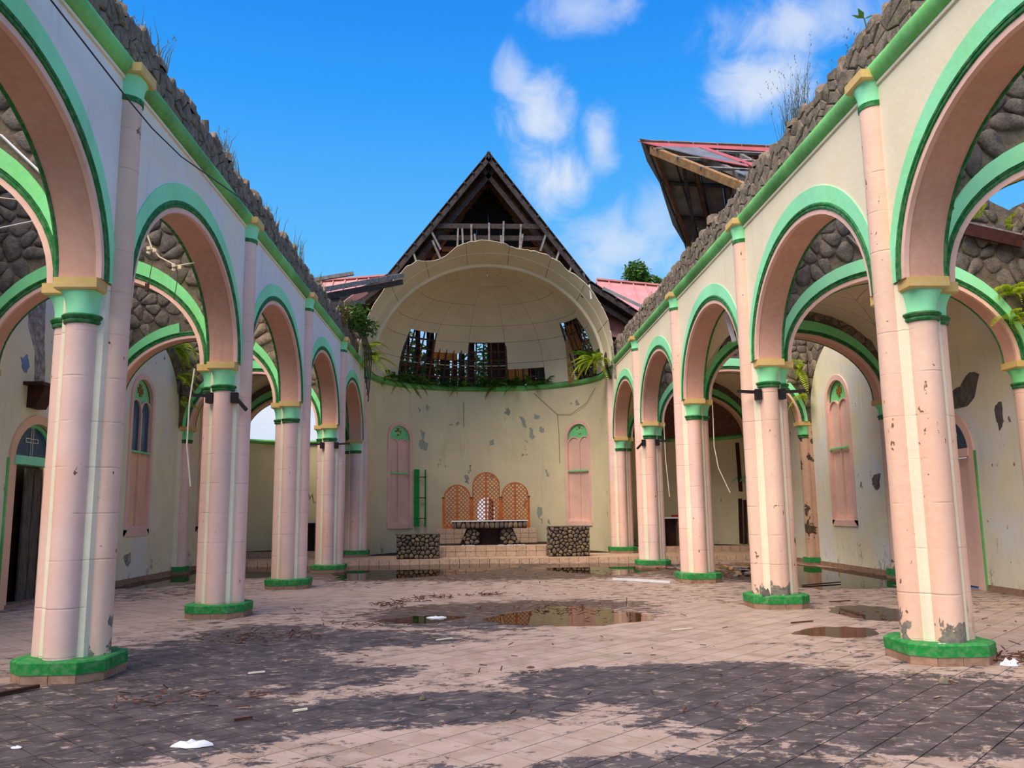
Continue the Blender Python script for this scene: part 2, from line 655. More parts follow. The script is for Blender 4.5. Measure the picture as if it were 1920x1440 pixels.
STONE = stone_mat('rubble_stone', (130, 118, 104), (154, 138, 118), (108, 98, 88), moss=0.2)
STONE_DARK = stone_mat('rubble_stone_dark', (104, 99, 95), (130, 120, 108), (86, 82, 80), moss=0.25)
COBBLE = stone_mat('cobble', (120, 104, 88), (146, 128, 98), (92, 88, 84))
MORTAR = stone_mat('mortar', (118, 106, 92), (124, 112, 96), (98, 88, 78), moss=0.3, scale=.7)
MORTAR_DK = plain('dark_mortar', (44, 38, 34), 0.9)
WOOD = plain('weathered_timber', (78, 68, 66), 0.85, 0.2, sc=9, grain=(1, 1, 1), col2=(48, 42, 42), rnd=.4)
WOOD_GREY = plain('grey_batten', (150, 146, 142), 0.85, 0.2, sc=9, col2=(110, 102, 98), rnd=.35)
WOOD_RED = plain('red_brown_rafter', (120, 74, 48), 0.8, 0.2, sc=7, col2=(84, 50, 34), rnd=.4)
WOOD_TAN = plain('tan_timber', (170, 134, 92), 0.8, 0.2, sc=7, col2=(132, 98, 64), rnd=.2)
PLY = plain('plywood', (190, 122, 52), 0.7, 0.15, sc=5, col2=(160, 96, 40), rnd=.25)
DARKWOOD = plain('dark_wood', (70, 36, 26), 0.6, 0.2, sc=8)
SCREEN = plain('varnished_wood', (190, 104, 26), 0.45, 0.15, sc=8, col2=(156, 74, 18), spec=.5)
REDROOF = plain('red_roof_sheet', (212, 152, 148), 0.45, 0.08, sc=2, col2=(200, 138, 136), metal=0.0)
RED_SHADED = plain('shaded_red_sheet', (184, 98, 98), .5, .1, sc=3)  # same red sheet with its shade put into the colour
ROOF_UNDER = plain('roof_sheet_underside', (150, 140, 130), 0.6, 0.15, sc=3, col2=(120, 108, 98))
GREYSHEET = plain('grey_sheet', (120, 124, 128), 0.5, 0.15, sc=3)
DOORWOOD = plain('old_board', (110, 98, 84), 0.9, 0.2, sc=7, grain=(4, 4, .5), col2=(70, 64, 56), rnd=.4)
BLUE = glass_mat('blue_glass', (30, 84, 118))
TILEBROWN = plain('brown_tile', (170, 138, 114), 0.6, 0.12, sc=9, col2=(140, 110, 90), rnd=.35)
STEPTILE = plain('step_tile', (204, 176, 148), 0.5, 0.12, sc=16, col2=(180, 148, 124), rnd=.25)
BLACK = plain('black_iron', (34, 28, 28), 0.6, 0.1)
WHITE = plain('white_plastic', (212, 216, 224), 0.5, 0.05)
CABLE = plain('pale_cable', (226, 216, 190), 0.5, 0.05)
DARKCABLE = plain('dark_cable', (60, 58, 60), 0.6, 0.1)
GRASS = leaf_mat('dry_grass', (150, 132, 84), (118, 116, 66))
FERN = leaf_mat('fern_leaf', (110, 156, 36), (66, 116, 26))
FERN_Y = leaf_mat('fern_leaf_bright', (196, 208, 54), (146, 180, 44))
LEAF = leaf_mat('tree_leaf', (52, 92, 34), (30, 62, 24))
LEAF_L = leaf_mat('tree_leaf_light', (100, 140, 52), (62, 104, 40))
DRYLEAF = plain('dry_leaf', (104, 62, 44), 0.8, 0.2, rnd=.5)
GROUND = plain('outside_ground', (90, 96, 58), 0.95, 0.2, sc=.8)
SLAB = plain('grout', (46, 40, 38), 0.9, 0.2, sc=3)


def floor_mat():
    m, t, b, _ = newmat('floor_tile')
    g = t.new('ShaderNodeNewGeometry')
    pos = g.outputs['Position']
    r_ = t.math('FRACT', t.math('ADD', g.outputs['Random Per Island'], t.new('ShaderNodeObjectInfo').outputs['Random']))
    n0 = t.noise(pos, 3.5, 7, 0.65)
    n1 = t.noise(t.mapv(pos, rot=(0, 0, .2), scale=(1, 2.2, 1)), 2.6, 10, 0.70, 0.4)
    n2 = t.noise(pos, 0.55, 4, 0.55)
    n3 = t.noise(t.mapv(pos, rot=(0, 0, .5), scale=(1, 3.5, 1)), 7.0, 6, 0.7, 0.3)
    tile = t.mix(r_, lin(172, 150, 134), lin(150, 130, 114))
    tile = t.mix(t.ramp(n0, 0.4, 0.62, 0, .55), tile, lin(182, 164, 154))
    tile = t.mix(t.ramp(n3, 0.5, 0.7, 0, .45), tile, lin(170, 136, 112))
    dark = t.mix(t.ramp(n0, 0.35, 0.65), lin(50, 46, 49), lin(84, 76, 76))
    nA = t.noise(t.mapv(pos, rot=(0, 0, .2), scale=(1, 1.5, 1)), 1.5, 10, 0.74, 0.3)
    nB = t.noise(t.mapv(pos, rot=(0, 0, -.3), scale=(1, 1.8, 1)), 9.0, 7, 0.78, 0.4)
    tot = None
    for (x, y, a, bb, rot, w) in ((-3.4, 6.8, 2.5, 1.5, 0.15, 1.0), (-2.7, 9.9, 3.4, 2.8, 0.5, .85), (-0.8, 7.25, 1.75, .85, 0.1, .95), (1.7, 8.1, 2.3, 1.6, -0.2, 1.05),
                                  (3.0, 6.9, 3.0, 1.9, 0.1, .8), (.9, 5.5, 1.5, .5, 0, .8), (.4, 13.7, 3.6, 2.7, 0, .85), (-4.3, 8.0, 1.3, 1.0, 0, .75), (-3.3, 11.8, 1.3, 1.4, 0, .8),
                                  (0, 23.2, 9.0, 4.4, 0, .8), (7.3, 20.0, 2.8, 4.5, 0, .8), (-6.8, 18.2, 2.2, 3.0, 0, .5), (-1, 5.4, 1.6, .45, 0, .6), (5.6, 12.4, 1.3, 1.1, 0, .5), (4.4, 21.0, 1.6, 2.2, 0, .6)):
        bl = t.math('MULTIPLY', t.ramp(t.blob(pos, (x, y, 0), (0, 0, rot), (a * 1.15, bb * 1.15, 4)), 0.0, 0.6), w)
        tot = bl if tot is None else t.math('MAXIMUM', tot, bl)
    tot = t.math('MAXIMUM', tot, 0.40)
    for (x, y, a, bb, w) in ((.3, 9.75, 3.2, 1.15, .55), (.05, 6.15, 1.9, .7, .12), (2.6, 12.5, 3.0, 2.6, .30), (-1.5, 17.0, 4.0, 2.5, .22), (6.6, 9, 1.6, 5, .30), (-6.6, 13, 1.8, 5, .22)):
        tot = t.math('SUBTRACT', tot, t.math('MULTIPLY', t.ramp(t.blob(pos, (x, y, 0), (0, 0, -.08), (a, bb, 4)), 0, .5), w))
    nF = t.noise(t.mapv(pos, rot=(0, 0, .25), scale=(1, 1.3, 1)), 3.4, 14, 0.80, 0.3)
    lvl = t.math('ADD', nF, t.math('MULTIPLY', t.math('SUBTRACT', tot, 0.5), 0.34))
    k = t.ramp(lvl, 0.490, 0.535)
    scr = t.ramp(t.noise(t.mapv(pos, rot=(0, 0, .35), scale=(1, 1.8, 1)), 6.0, 8, 0.7, 0.9), 0.56, 0.64, 1.0, .2)
    k = t.math('MULTIPLY', k, scr)
    c = t.mix(t.math('MULTIPLY', k, 0.97), tile, dark)
    wet = t.ramp(t.sep(pos)[1], 11.5, 15.0, 0, .85)
    c = t.mix(t.math('MULTIPLY', t.math('MULTIPLY', k, wet), .8), c, lin(92, 72, 54))
    t.put(b.inputs['Base Color'], c)
    t.put(b.inputs['Roughness'], t.ramp(n0, 0.3, 0.7, 0.45, 0.7))
    b.inputs['Specular IOR Level'].default_value = 0.35
    bump(t, b, t.math('ADD', n1, t.math('MULTIPLY', n0, .4)), 0.25, 0.01)
    return m


FLOOR = floor_mat()


def water_mat():
    m, t, b, o = newmat('puddle_water')
    t.n.remove(b)
    pos = t.new('ShaderNodeNewGeometry').outputs['Position']
    gl = t.new('ShaderNodeBsdfGlossy')
    gl.inputs['Roughness'].default_value = 0.02
    tr = t.new('ShaderNodeBsdfTransparent')
    tr.inputs[0].default_value = lin(170, 140, 96)
    fr = t.new('ShaderNodeFresnel')
    fr.inputs[0].default_value = 1.33
    mx = t.new('ShaderNodeMixShader')
    t.l.new(fr.outputs[0], mx.inputs[0])
    t.l.new(tr.outputs[0], mx.inputs[1])
    t.l.new(gl.outputs[0], mx.inputs[2])
    t.l.new(mx.outputs[0], o.inputs[0])
    bn = t.new('ShaderNodeBump')
    bn.inputs['Strength'].default_value = 0.02
    bn.inputs['Distance'].default_value = 0.01
    t.put(bn.inputs['Height'], t.noise(pos, 3, 2))
    t.l.new(bn.outputs[0], gl.inputs['Normal'])
    return m


WATER = water_mat()

# ================================================================== large structure
YP = [4.09 + 4.94 * i for i in range(6)]
ORD = ['nearest', 'first', 'second', 'third', 'fourth', 'fifth']
SIDE = {-1: 'left', 1: 'right'}
XO = {-1: -8.75, 1: 9.25}          # inner faces of the outer aisle walls
PX = 4.526                          # pillar axis
ZS = 4.06                           # springing
STEP_Y, STEP_Z = 26.5, 0.16


def hat(u, k):
    return 7.30 + 0.10 * noise.noise((u * .9, k * 7.3, 0)) + 0.09 * noise.noise((u * 3.1, k * 3.3, 5))


def NAVE(s):
    return lambda u, z, d: (s * (4.29 + d), u, z)


# ---- ground and floor
struct('ground_outside', MB().box((0, 60, -0.45), (240, 200, 0.4)), GROUND)
fl = struct('floor', MB().box((0.25, 11.5, -0.09), (19.4, 44, 0.14)), SLAB)
T = 0.30
ca = math.cos(PI / 4)
tiles = []
for i in range(-80, 120):
    for j in range(-80, 120):
        u, v = (i + .5) * T, (j + .5) * T
        x, y = -0.19 + (u - v) * ca, 6.31 + (u + v) * ca
        if -8.9 < x < 9.4 and 4.6 < y < STEP_Y + .1:
            hid = abs(abs(x) - PX) < .3 and any(abs(y - yy) < .3 for yy in YP)
            if not hid:
                tiles.append(((Vector((x, y, 0)) - CAM).length, x, y))


def in_view(x, y):
    d = Vector((x, y, 0)) - CAM
    z = d.dot(fwd)
    px, py = 960 + 1566 * d.dot(r2) / z, 720 - 1566 * d.dot(u2) / z
    return -60 < px < 1980 and py < 1500


tiles.sort(key=lambda t: (not in_view(t[1], t[2]), t[0]))


def tile_mb(mb, x, y, rnd):
    h = T / 2 - 0.0045
    zt = [0.0 + 0.0015 * (rnd.random() - .5) for _ in range(4)]
    top = [(x + (a - b) * ca * h, y + (a + b) * ca * h, z) for (a, b), z in zip(((-1, -1), (1, -1), (1, 1), (-1, 1)), zt)]
    bot = [(p[0], p[1], -0.025) for p in top]
    mb.add(top + bot, [(0, 1, 2, 3), (0, 4, 5, 1), (1, 5, 6, 2), (2, 6, 7, 3), (3, 7, 4, 0)])


rnd = random.Random(3)
rest = MB()
for k, (_, x, y) in enumerate(tiles):
    if k < 300:
        m = MB()
        tile_mb(m, x, y, rnd)
        obj('tile', m, FLOOR, fl, recalc=False, loc=(x, y, 0))
    else:
        tile_mb(rest, x, y, rnd)
obj('floor_tiles', rest, FLOOR, fl, kind='stuff', recalc=False)

# ---- raised sanctuary platform across the whole width, tiled riser
plat = struct('floor_sanctuary', MB().box((0.25, 31.0, STEP_Z / 2 - .01), (18.0, 9.0 - .04, STEP_Z - .02)), SLAB)
k = 0
x = -8.72
rz = MB()
while x < 9.2:
    w = 0.31
    obj('tile', MB().box((x + w / 2, STEP_Y, STEP_Z / 2), (w - .012, .03, STEP_Z - .004)), STEPTILE, plat, loc=(x + w / 2, STEP_Y, 0))
    x += w
ftop = MB()
for i in range(58):
    for j in range(8):
        ftop.box((-8.6 + i * .31, 26.66 + j * .31, STEP_Z - .012), (.302, .302, .024))
obj('platform_tiles', ftop, STEPTILE, plat, kind='stuff')

# ---- arcade walls with their rubble heads
OP_N = [((YP[i] + YP[i + 1]) / 2, 2.13, ZS, ZS, 1.68) for i in range(5)]
for s in (-1, 1):
    F = NAVE(s)
    mb = MB()
    wall_surface(mb, F, 2.0, YP[5] + .1, ZS, 6.55, OP_N, 0.47)
    w = struct('wall_nave_' + SIDE[s], mb, WALL_L if s < 0 else WALL_R, smooth=35)
    core = MB()
    wall_surface(core, F, 2.0, YP[5] + 1.2, 6.5, lambda u: hat(u, s) - .06, [], 0.34, d0=0.07, step=.15)
    obj('rubble_core', core, MORTAR, w, smooth=30)
    stones(w, lambda u, v, d, F=F: F(u, v, .075 + d), (5.0, YP[5] + 1.2, 6.62, 7.5), (.26, .15), lambda u, v: v < hat(u, s) - .02, STONE, h=.04, gap=.006, seed=11 + s, smooth=28, jit=1.05)
    cap = MB()
    rr = random.Random(20 + s)
    u = 6.0
    while u < YP[5] + 1:
        du = .12 + .2 * rr.random()
        hh = .05 + .12 * rr.random()
        ctr = Vector(F(u, hat(u, s) - .03, .12 + .2 * rr.random()))
        ring = []
        for zz, sc in ((-.05, 1), (hh * .6, .95), (hh, .55)):
            ring.append([ctr + Vector((.13 * sc * math.cos(a) * (1 + .3 * math.sin(3 * a + u)), du * .6 * sc * math.sin(a), zz)) for a in [2 * PI * q / 7 for q in range(7)]])
        cap.loft(ring, True, False, True)
        u += du
    obj('coping_rubble', cap, STONE, w, smooth=50, kind='stuff')
    # cornice
    prof = [(0.0, 6.46), (-.03, 6.465), (-.075, 6.50), (-.10, 6.55), (-.11, 6.60), (-.10, 6.65), (-.07, 6.685), (-.02, 6.70), (.10, 6.70)]
    cm = MB()
    rings = []
    u = 3.0
    while u < YP[5] + .05:
        wob = .012 * noise.noise((u * 2.3, s, 0))
        rings.append([F(u, z + wob, d) for d, z in prof] + [F(u, 6.46, .10)])
        u += .3
    cm.loft(rings, True, True, True)
    tr = struct('trim_1' if s < 0 else 'trim_2', cm, CORNICE, smooth=50)
    obj('fillet', MB().box(F((3 + YP[5]) / 2, 6.44, -.0), (.05, YP[5] - 3, .035)), CREAM_TRIM, tr)


# ---- arches
def arch_thing(name, label, group, F, uc, hw, zs, rise, Th, spread, rise_o, mint=MINT, back_band=False, band_gap=None):
    base = Vector(F(uc, zs, Th / 2))
    t = thing(name, label, 'arch', base, group)
    n = 30
    e = lambda k, kr=None: ell(uc, hw + k, zs, rise + (k if kr is None else kr), n)
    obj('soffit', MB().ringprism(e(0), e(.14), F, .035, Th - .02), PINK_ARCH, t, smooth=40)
    obj('pink_edge', MB().ringprism(e(-.012), e(.055), F, -.006, .05), PINK_TRIM, t, smooth=40)
    P = lambda c, d: [F(a, b, d) for a, b in c]
    r = MB()
    r.tube(P(e(.078), .0), .028, 7)
    r.tube(P(e(.122), -.004), .028, 7)
    obj('green_roll', r, GREEN, t, smooth=50)
    r = MB()
    r.tube(P(e(.01), Th - .01), .026, 7)
    obj('green_roll', r, GREEN, t, smooth=50)

    def band(d0, d1):
        inn, out = e(.135), ell(uc, hw + spread, zs, rise_o, n)
        if band_gap:
            a, b = band_gap
            obj('band', MB().ringprism(inn[:a + 1], out[:a + 1], F, d0, d1), mint, t, smooth=40)
            obj('band', MB().ringprism(inn[b:], out[b:], F, d0, d1), mint, t, smooth=40)
        else:
            obj('band', MB().ringprism(inn, out, F, d0, d1), mint, t, smooth=40)
    band(-.05 if back_band else -.014, .04)
    if back_band:
        band(Th - .04, Th + .03)
    return t


for s in (-1, 1):
    for i in range(5):
        a, b = ('off-frame', 'first') if i == 0 else (ORD[i], ORD[i + 1])
        lab = ('big near mint-banded arch cut by the %s edge of the picture' % SIDE[s]) if i == 0 else 'mint-banded pink arch from %s to %s pillar of the %s arcade' % (a, b, SIDE[s])
        arch_thing('nave_arch', lab, None, NAVE(s), (YP[i] + YP[i + 1]) / 2, 2.075, ZS, 1.62, .47, .30, 2.0)


# ---- clustered pillars
def outline_top(a):
    """chamfered abacus outline, distance from the shaft centre at angle a from its outward axis"""
    poly = [(.20, .225), (.215, .20), (.215, -.16), (-.215, -.16), (-.215, .20), (-.20, .225)]
    dx, dy = math.sin(a), math.cos(a)
    best = 9
    for (x1, y1), (x2, y2) in zip(poly, poly[1:] + poly[:1]):
        ex, ey = x2 - x1, y2 - y1
        den = dx * ey - dy * ex
        if abs(den) < 1e-9:
            continue
        tt = (x1 * ey - y1 * ex) / den
        kk = (x1 * dy - y1 * dx) / den
        if tt > 0 and -1e-6 <= kk <= 1 + 1e-6:
            best = min(best, tt)
    return best


def shaft_parts(t, cx, cy, dirv, z0, ztop, kind, pm, mint=MINT, plain_cap=False, r=.16, green=GREEN, gold=GOLD):
    """one half column with its capital. dirv: outward unit vector. ztop = top of abacus"""
    ex, ey = dirv
    lx, ly = -ey, ex
    ox, oy = cx + ex * .225, cy + ey * .225
    W = lambda tt, oo, z: (ox + lx * tt + ex * oo, oy + ly * tt + ey * oo, z)
    if kind == 'low':
        zr0, zr1, zb1 = ztop - .47, ztop - .36, ztop - .125
    else:
        zr0, zr1, zb1 = ztop - .42, ztop - .35, ztop - .12
    n = 24
    circ = lambda rr, z: [W(rr * math.sin(2 * PI * k / n), rr * math.cos(2 * PI * k / n), z) for k in range(n)]
    sm = MB()
    zz = z0
    rings = []
    while zz < zr0 + .02:
        rings.append(circ(r + .004 * noise.noise((cx * 3 + ex, cy + ey * 2, zz * 1.7)), zz))
        zz += .3
    rings.append(circ(r, zr0 + .02))
    sm.loft(rings, True, True, True)
    obj('shaft', sm, pm, t, smooth=50)
    bell = MB()
    rings = []
    lim = .62 if kind == 'low' else .30
    for k in range(9):
        q = k / 8
        wgt = (q ** 2.4) * (lim if kind == 'low' else .45)
        rings.append([W(rr * math.sin(a), rr * math.cos(a), zr1 - .01 + (zb1 - zr1 + .01) * q) for a in [2 * PI * j / n for j in range(n)] for rr in [(1 - wgt) * (r + .006) + wgt * outline_top(a)]])
    bell.loft(rings, True, True, True)
    cap = obj('capital', bell, mint, t, smooth=55)
    pr = [(r - .01, zr0), (r + .022, zr0 + .01), (r + .030, zr0 + .03), (r + .020, zr0 + .048), (r + .038, zr0 + .06), (r + .048, zr0 + .085), (r + .036, zr1 - .008), (r, zr1)]
    if kind != 'low':
        pr = [(r - .01, zr0), (r + .012, zr0 + .005), (r + .014, zr1 - .005), (r, zr1)]
    obj('ring', MB().loft([circ(a, b) for a, b in pr], True), green, cap, smooth=50)
    if kind == 'low':
        poly = [(.222, .232), (.222, -.10), (-.222, -.10), (-.222, .232)]
    else:
        poly = [(.215, .225), (.215, -.1), (-.215, -.1), (-.215, .225)]
    ab = MB()
    ab.loft([[W(a * k, b * k if b > 0 else b, z) for a, b in poly] for k, z in ((.93, zb1), (1.0, zb1 + .02), (1.0, ztop))], True, True, True)
    obj('abacus', ab, gold, cap)


def octagon(h, c):
    return [(-h, -h + c), (-h + c, -h), (h - c, -h), (h, -h + c), (h, h - c), (h - c, h), (-h + c, h), (-h, h - c)]


PLAB = {(-1, 1): 'first pink clustered pillar of the left arcade, grey scar above its base',
        (-1, 2): 'second pink clustered pillar of the left arcade with black bracket arms',
        (-1, 3): 'third pink clustered pillar of the left arcade on dry tiles',
        (-1, 4): 'fourth pink pillar of the left arcade standing at the puddle',
        (-1, 5): 'fifth pink pillar of the left arcade up on the sanctuary step',
        (1, 1): 'first pink clustered pillar of the right arcade with flaking foot',
        (1, 2): 'second pink clustered pillar of the right arcade with black bracket arms',
        (1, 3): 'third pink clustered pillar of the right arcade beside the rubble',
        (1, 4): 'fourth pink pillar of the right arcade with a hanging cord',
        (1, 5): 'fifth pink pillar of the right arcade up on the sanctuary step'}
for s in (-1, 1):
    for i in range(1, 6):
        cx, cyy = s * PX, YP[i]
        z0 = STEP_Z if i == 5 else 0.0
        t = thing('clustered_pillar', PLAB[s, i], 'pillar', (cx, cyy, z0))
        zb = z0 + .21
        tb = MB()
        tb.loft([[(cx + a, cyy + b, z) for a, b in octagon(.44, .185)] for z in (z0, z0 + .085)], True, True, True)
        pb = obj('plinth', tb, SLAB, t)
        o8 = octagon(.455, .19)
        for k in range(8):
            a, b = Vector(o8[k] + (0,)), Vector(o8[(k + 1) % 8] + (0,))
            m_ = 2 if (b - a).length > .5 else 1
            if i > 3:
                m_ = 1
            for q in range(m_):
                p, r_ = a + (b - a) * (q / m_), a + (b - a) * ((q + 1) / m_)
                dv = (r_ - p).normalized() * .003
                p, r_ = p + dv, r_ - dv
                nn = Vector((-(b - a).y, (b - a).x, 0)).normalized() * .012
                vs = []
                for z in (z0 + .002, z0 + .083):
                    for w_ in (p, r_, r_ + nn, p + nn):
                        vs.append((cx + w_.x, cyy + w_.y, z))
                obj('tile', MB().add(vs, [(3, 2, 1, 0), (4, 5, 6, 7), (0, 1, 5, 4), (1, 2, 6, 5), (2, 3, 7, 6), (3, 0, 4, 7)]), TILEBROWN, pb, loc=(p.x, p.y, 0))
        gb = MB()
        gb.loft([[(cx + a, cyy + b, z) for a, b in octagon(h_, c_)] for h_, c_, z in ((.462, .195, z0 + .085), (.465, .195, z0 + .195), (.452, .19, z0 + .212))], True, True, True)
        obj('base', gb, GREEN_BASE, t)
        co = MB()
        # square core whose corners show as cream fillets between the shafts
        pl_ = [(-.235, -.12), (-.205, -.205), (-.12, -.235), (.12, -.235), (.205, -.205), (.235, -.12), (.235, .12), (.205, .205), (.12, .235), (-.12, .235), (-.205, .205), (-.235, .12)]
        pl_ = [(a * 1.06, b * 1.06) for a, b in pl_]
        co.loft([[(cx + a, cyy + b, z) for a, b in pl_] for z in (zb - .01, ZS - .02)], True, True, True)
        obj('core', co, CREAM_TRIM, t)
        pm = PINK_WORN if (s > 0 and i <= 2) else PINK
        shaft_parts(t, cx, cyy, (0, -1), zb - .01, ZS, 'low', pm)
        shaft_parts(t, cx, cyy, (0, 1), zb - .01, ZS, 'low', pm)
        shaft_parts(t, cx, cyy, (s, 0), zb - .01, ZS, 'low', pm)
        shaft_parts(t, cx, cyy, (-s, 0), zb - .01, 6.60, 'high', PINK_WORN if (s < 0 and i == 1) else pm)

# ---- outer aisle walls: rubble core, plaster below the old vault line, stones above it
WIN = {-1: [(21.1, .62, 1.25, 4.45, .55), (26.2, .62, 1.25, 4.45, .55)], 1: [(21.85, .62, 1.25, 4.45, .55), (26.6, .62, 1.25, 4.45, .55)]}
DOOR = {-1: (16.25, .80, -.05, 2.66, .70), 1: (16.8, .80, -.05, 2.66, .72)}


def lun(u):
    for i in range(0, 5):
        c = (YP[i] + YP[i + 1]) / 2
        if abs(u - c) < 2.47:
            t = 1 - ((u - c) / 2.32) ** 2
            return 4.1 + (2.15 * math.sqrt(t) if t > 0 else 0)
    return 4.1


RENDERGREY = stone_mat('bare_render', (136, 126, 118), (150, 140, 130), (196, 190, 180), scale=1.2)
BLUEGREY = plain('old_blue_paint', (120, 148, 184), .8)
BARE = {1: [([(16.59, 3.83), (16.1, 3.98), (15.79, 4.2), (15.45, 4.11), (15.59, 3.8), (15.9, 3.53), (16.4, 3.52), (16.58, 3.63)], STONE_DARK),
            ([(20.15, 2.32), (19.75, 2.4), (19.8, 2.1), (19.98, 1.98), (20.18, 2.15)], STONE_DARK)], -1: [([(15.54, 5.76), (16.2, 5.95), (16.14, 5.53), (16.2, 4.97), (16.35, 4.15), (15.95, 4.08), (15.9, 4.69), (15.61, 5.14), (15.52, 5.48)], RENDERGREY),
                 ([(15.44, 4.49), (15.66, 4.62), (15.75, 4.4), (15.66, 4.24), (15.5, 4.34)], BLUEGREY),
                 ([(20.45, 0.67), (20.83, 0.73), (20.89, 0.52), (20.72, 0.41), (20.5, 0.52)], RENDERGREY)]}
BARE[1].append(([(15.06, 3.44), (14.85, 3.49), (14.84, 3.12), (14.99, 2.98), (15.06, 3.14)], STONE_DARK))


def hato(s, u):
    base = 7.0 if s < 0 else 6.95
    if s < 0 and u < 19:
        base = 8.2
    return base + .16 * noise.noise((u * .8, s * 5.1, 9)) + .12 * noise.noise((u * 2.7, s, 2))


for s in (-1, 1):
    F = lambda u, z, d, s=s: (XO[s] + s * d, u, z)
    ops = WIN[s] + [DOOR[s]]
    core = MB()
    wall_surface(core, F, 5.0, YP[5] + .2, 0, lambda u: hato(s, u) - .05, ops, .42, d0=.03, step=.3)
    w = struct('wall_aisle_' + SIDE[s], core, MORTAR, smooth=30)
    sk = MB()
    wall_surface(sk, F, 5.0, YP[5] + .2, 0, lun, ops, .035, d0=0.0, step=.12)
    obj('plaster', sk, OUTER, w, smooth=30)
    stones(w, lambda u, v, d, F=F: F(u, v, .03 + d), (7.5, YP[5] + .2, 4.2, 8.6 if s < 0 else 7.4), (.38, .27), lambda u, v: v > lun(u) + .06 and v < hato(s, u) - .05, STONE, h=.035, gap=.005, seed=31 + s)
    # low tile skirting, broken by the door
    for pts, mt in BARE[s]:
        rp = random.Random(int(pts[0][0] * 100))
        q = []
        for a, b in zip(pts, pts[1:] + pts[:1]):
            for f in (0, .33, .66):
                q.append((a[0] + (b[0] - a[0]) * f + rp.uniform(-.03, .03), a[1] + (b[1] - a[1]) * f + rp.uniform(-.03, .03)))
        obj('bare_patch', MB().prism(q, F, -.006, .02), mt, w)
    sk2 = MB()
    for a, b in ((5.0, DOOR[s][0] - 1.0), (DOOR[s][0] + 1.0, YP[5] - .3)):
        sk2.box(F((a + b) / 2, .06, -.012), (.024, b - a, .12))
    struct('baseboard_' + SIDE[s], sk2, TILEBROWN)

# ---- cross walls over the aisles with their arches
for s in (-1, 1):
    for i in range(1, 6):
        x0, x1 = (XO[-1], -4.70) if s < 0 else (4.70, XO[1])
        F = lambda u, z, d, i=i: (u, YP[i] - .2 + d, z)
        uc, hw = ((-6.67, 1.74) if s < 0 else (6.93, 1.98))
        top = {1: 7.2, 2: 7.0, 3: 6.7, 4: 6.9, 5: 6.6}[i]
        if s < 0:
            top = {1: 7.3, 2: 7.3, 3: 7.2, 4: 6.9, 5: 6.4}[i]

        def zt(u, top=top, s=s, i=i):
            z = top + .14 * noise.noise((u * 1.1, i * 3.7, s * 2.2)) + .1 * noise.noise((u * 3.3, i, s))
            if s > 0 and i == 2:
                z = 7.15 - max(0, u - 8.3) * .55 - max(0, 7.2 - u) * .1 + .08 * noise.noise((u * 3, 1, 1))
            return z
        mb = MB()
        wall_surface(mb, F, x0, x1, ZS, zt, [(uc, hw + .05, ZS, ZS, 1.55)], .40, step=.2)
        w = struct('wall_cross_' + SIDE[s], mb, MORTAR, smooth=30)

        def pred(u, v, uc=uc, hw=hw, zt=zt):
            if v > zt(u) - .05:
                return False
            q = ((u - uc) / (hw + .26)) ** 2 + ((v - ZS) / 1.92) ** 2
            return q > 1
        if i < 5:
            stones(w, lambda u, v, d, F=F: F(u, v, .01 + d), (x0, x1, 4.2, 7.5), (.34, .23), pred, STONE_DARK if i <= 2 else STONE, h=.045, gap=.010, chaikin=True, jit=1.05, seed=51 + i * 2 + s)
        lab = 'mint-banded arch across the %s aisle at the %s pillar' % (SIDE[s], ORD[i])
        dark = (s > 0 and i in (3, 5)) or (s < 0 and i == 5)  # arches shadowed by vaults, the shade painted as a duller band
        arch_thing('aisle_arch', lab, None, F, uc, hw, ZS, 1.50, .40, .22, 1.86, mint=MINT_OLD_SHADED if (s < 0 or dark) else MINT, back_band=True, band_gap=(13, 22) if (s < 0 and i == 3) else None)

# ---- half columns on the outer walls
RESP_ROT = paint('rotten_shaft', (200, 160, 132), peel=0.25, peelcol=(86, 70, 54), mould=.8)
for s in (-1, 1):
    for i in range(1, 6):
        cx, cyy = XO[s], YP[i]
        t = thing('half_column', 'pink half column on the %s outer wall facing the %s pillar' % (SIDE[s], ORD[i]), 'column', (cx, cyy, 0))
        rot = s > 0 and i == 4
        shaft_parts(t, cx + s * .08, cyy, (-s, 0), .2 if i < 5 else .3, ZS, 'low', RESP_ROT if rot else (PINK_WORN if s > 0 else PINK), mint=MINT_OLD_SHADED, gold=GOLD)
        z0 = .16 if i == 5 else 0
        obj('base', MB().box((cx - s * .16, cyy, z0 + .14), (.36, .44, .14)), GREEN_BASE, t)
        obj('plinth', MB().box((cx - s * .16, cyy, z0 + .035), (.35, .43, .07)), TILEBROWN, t)
        m = MB().box((cx - s * .03, cyy, 2.0), (.16, .40, ZS * 2 - 4.1))
        obj('pilaster', m, CREAM_TRIM if not rot else RESP_ROT, t)


# ---- twin lancet windows
def cross_emblem(F, uc, zc, d, r=.17):
    mb = MB()
    for k in range(4):
        a = k * PI / 2
        pts = []
        for (q, w_) in ((.02, .02), (r, .075), (r, -.075), (.02, -.02)):
            pts.append((uc + q * math.cos(a) - w_ * math.sin(a), zc + q * math.sin(a) + w_ * math.cos(a)))
        mb.prism(pts, F, d - .025, d)
    for k in range(4):
        a = k * PI / 2 + PI / 4
        pts = []
        for (q, w_) in ((.03, .012), (r * .62, .02), (r * .62, -.02), (.03, -.012)):
            pts.append((uc + q * math.cos(a) - w_ * math.sin(a), zc + q * math.sin(a) + w_ * math.cos(a)))
        mb.prism(pts, F, d - .022, d)
    return mb


EMBLEM = plain('emblem_brown', (150, 112, 48), 0.7, .15)
PEACH = paint('peach_panel', (238, 190, 152), var=.08, mould=.2)


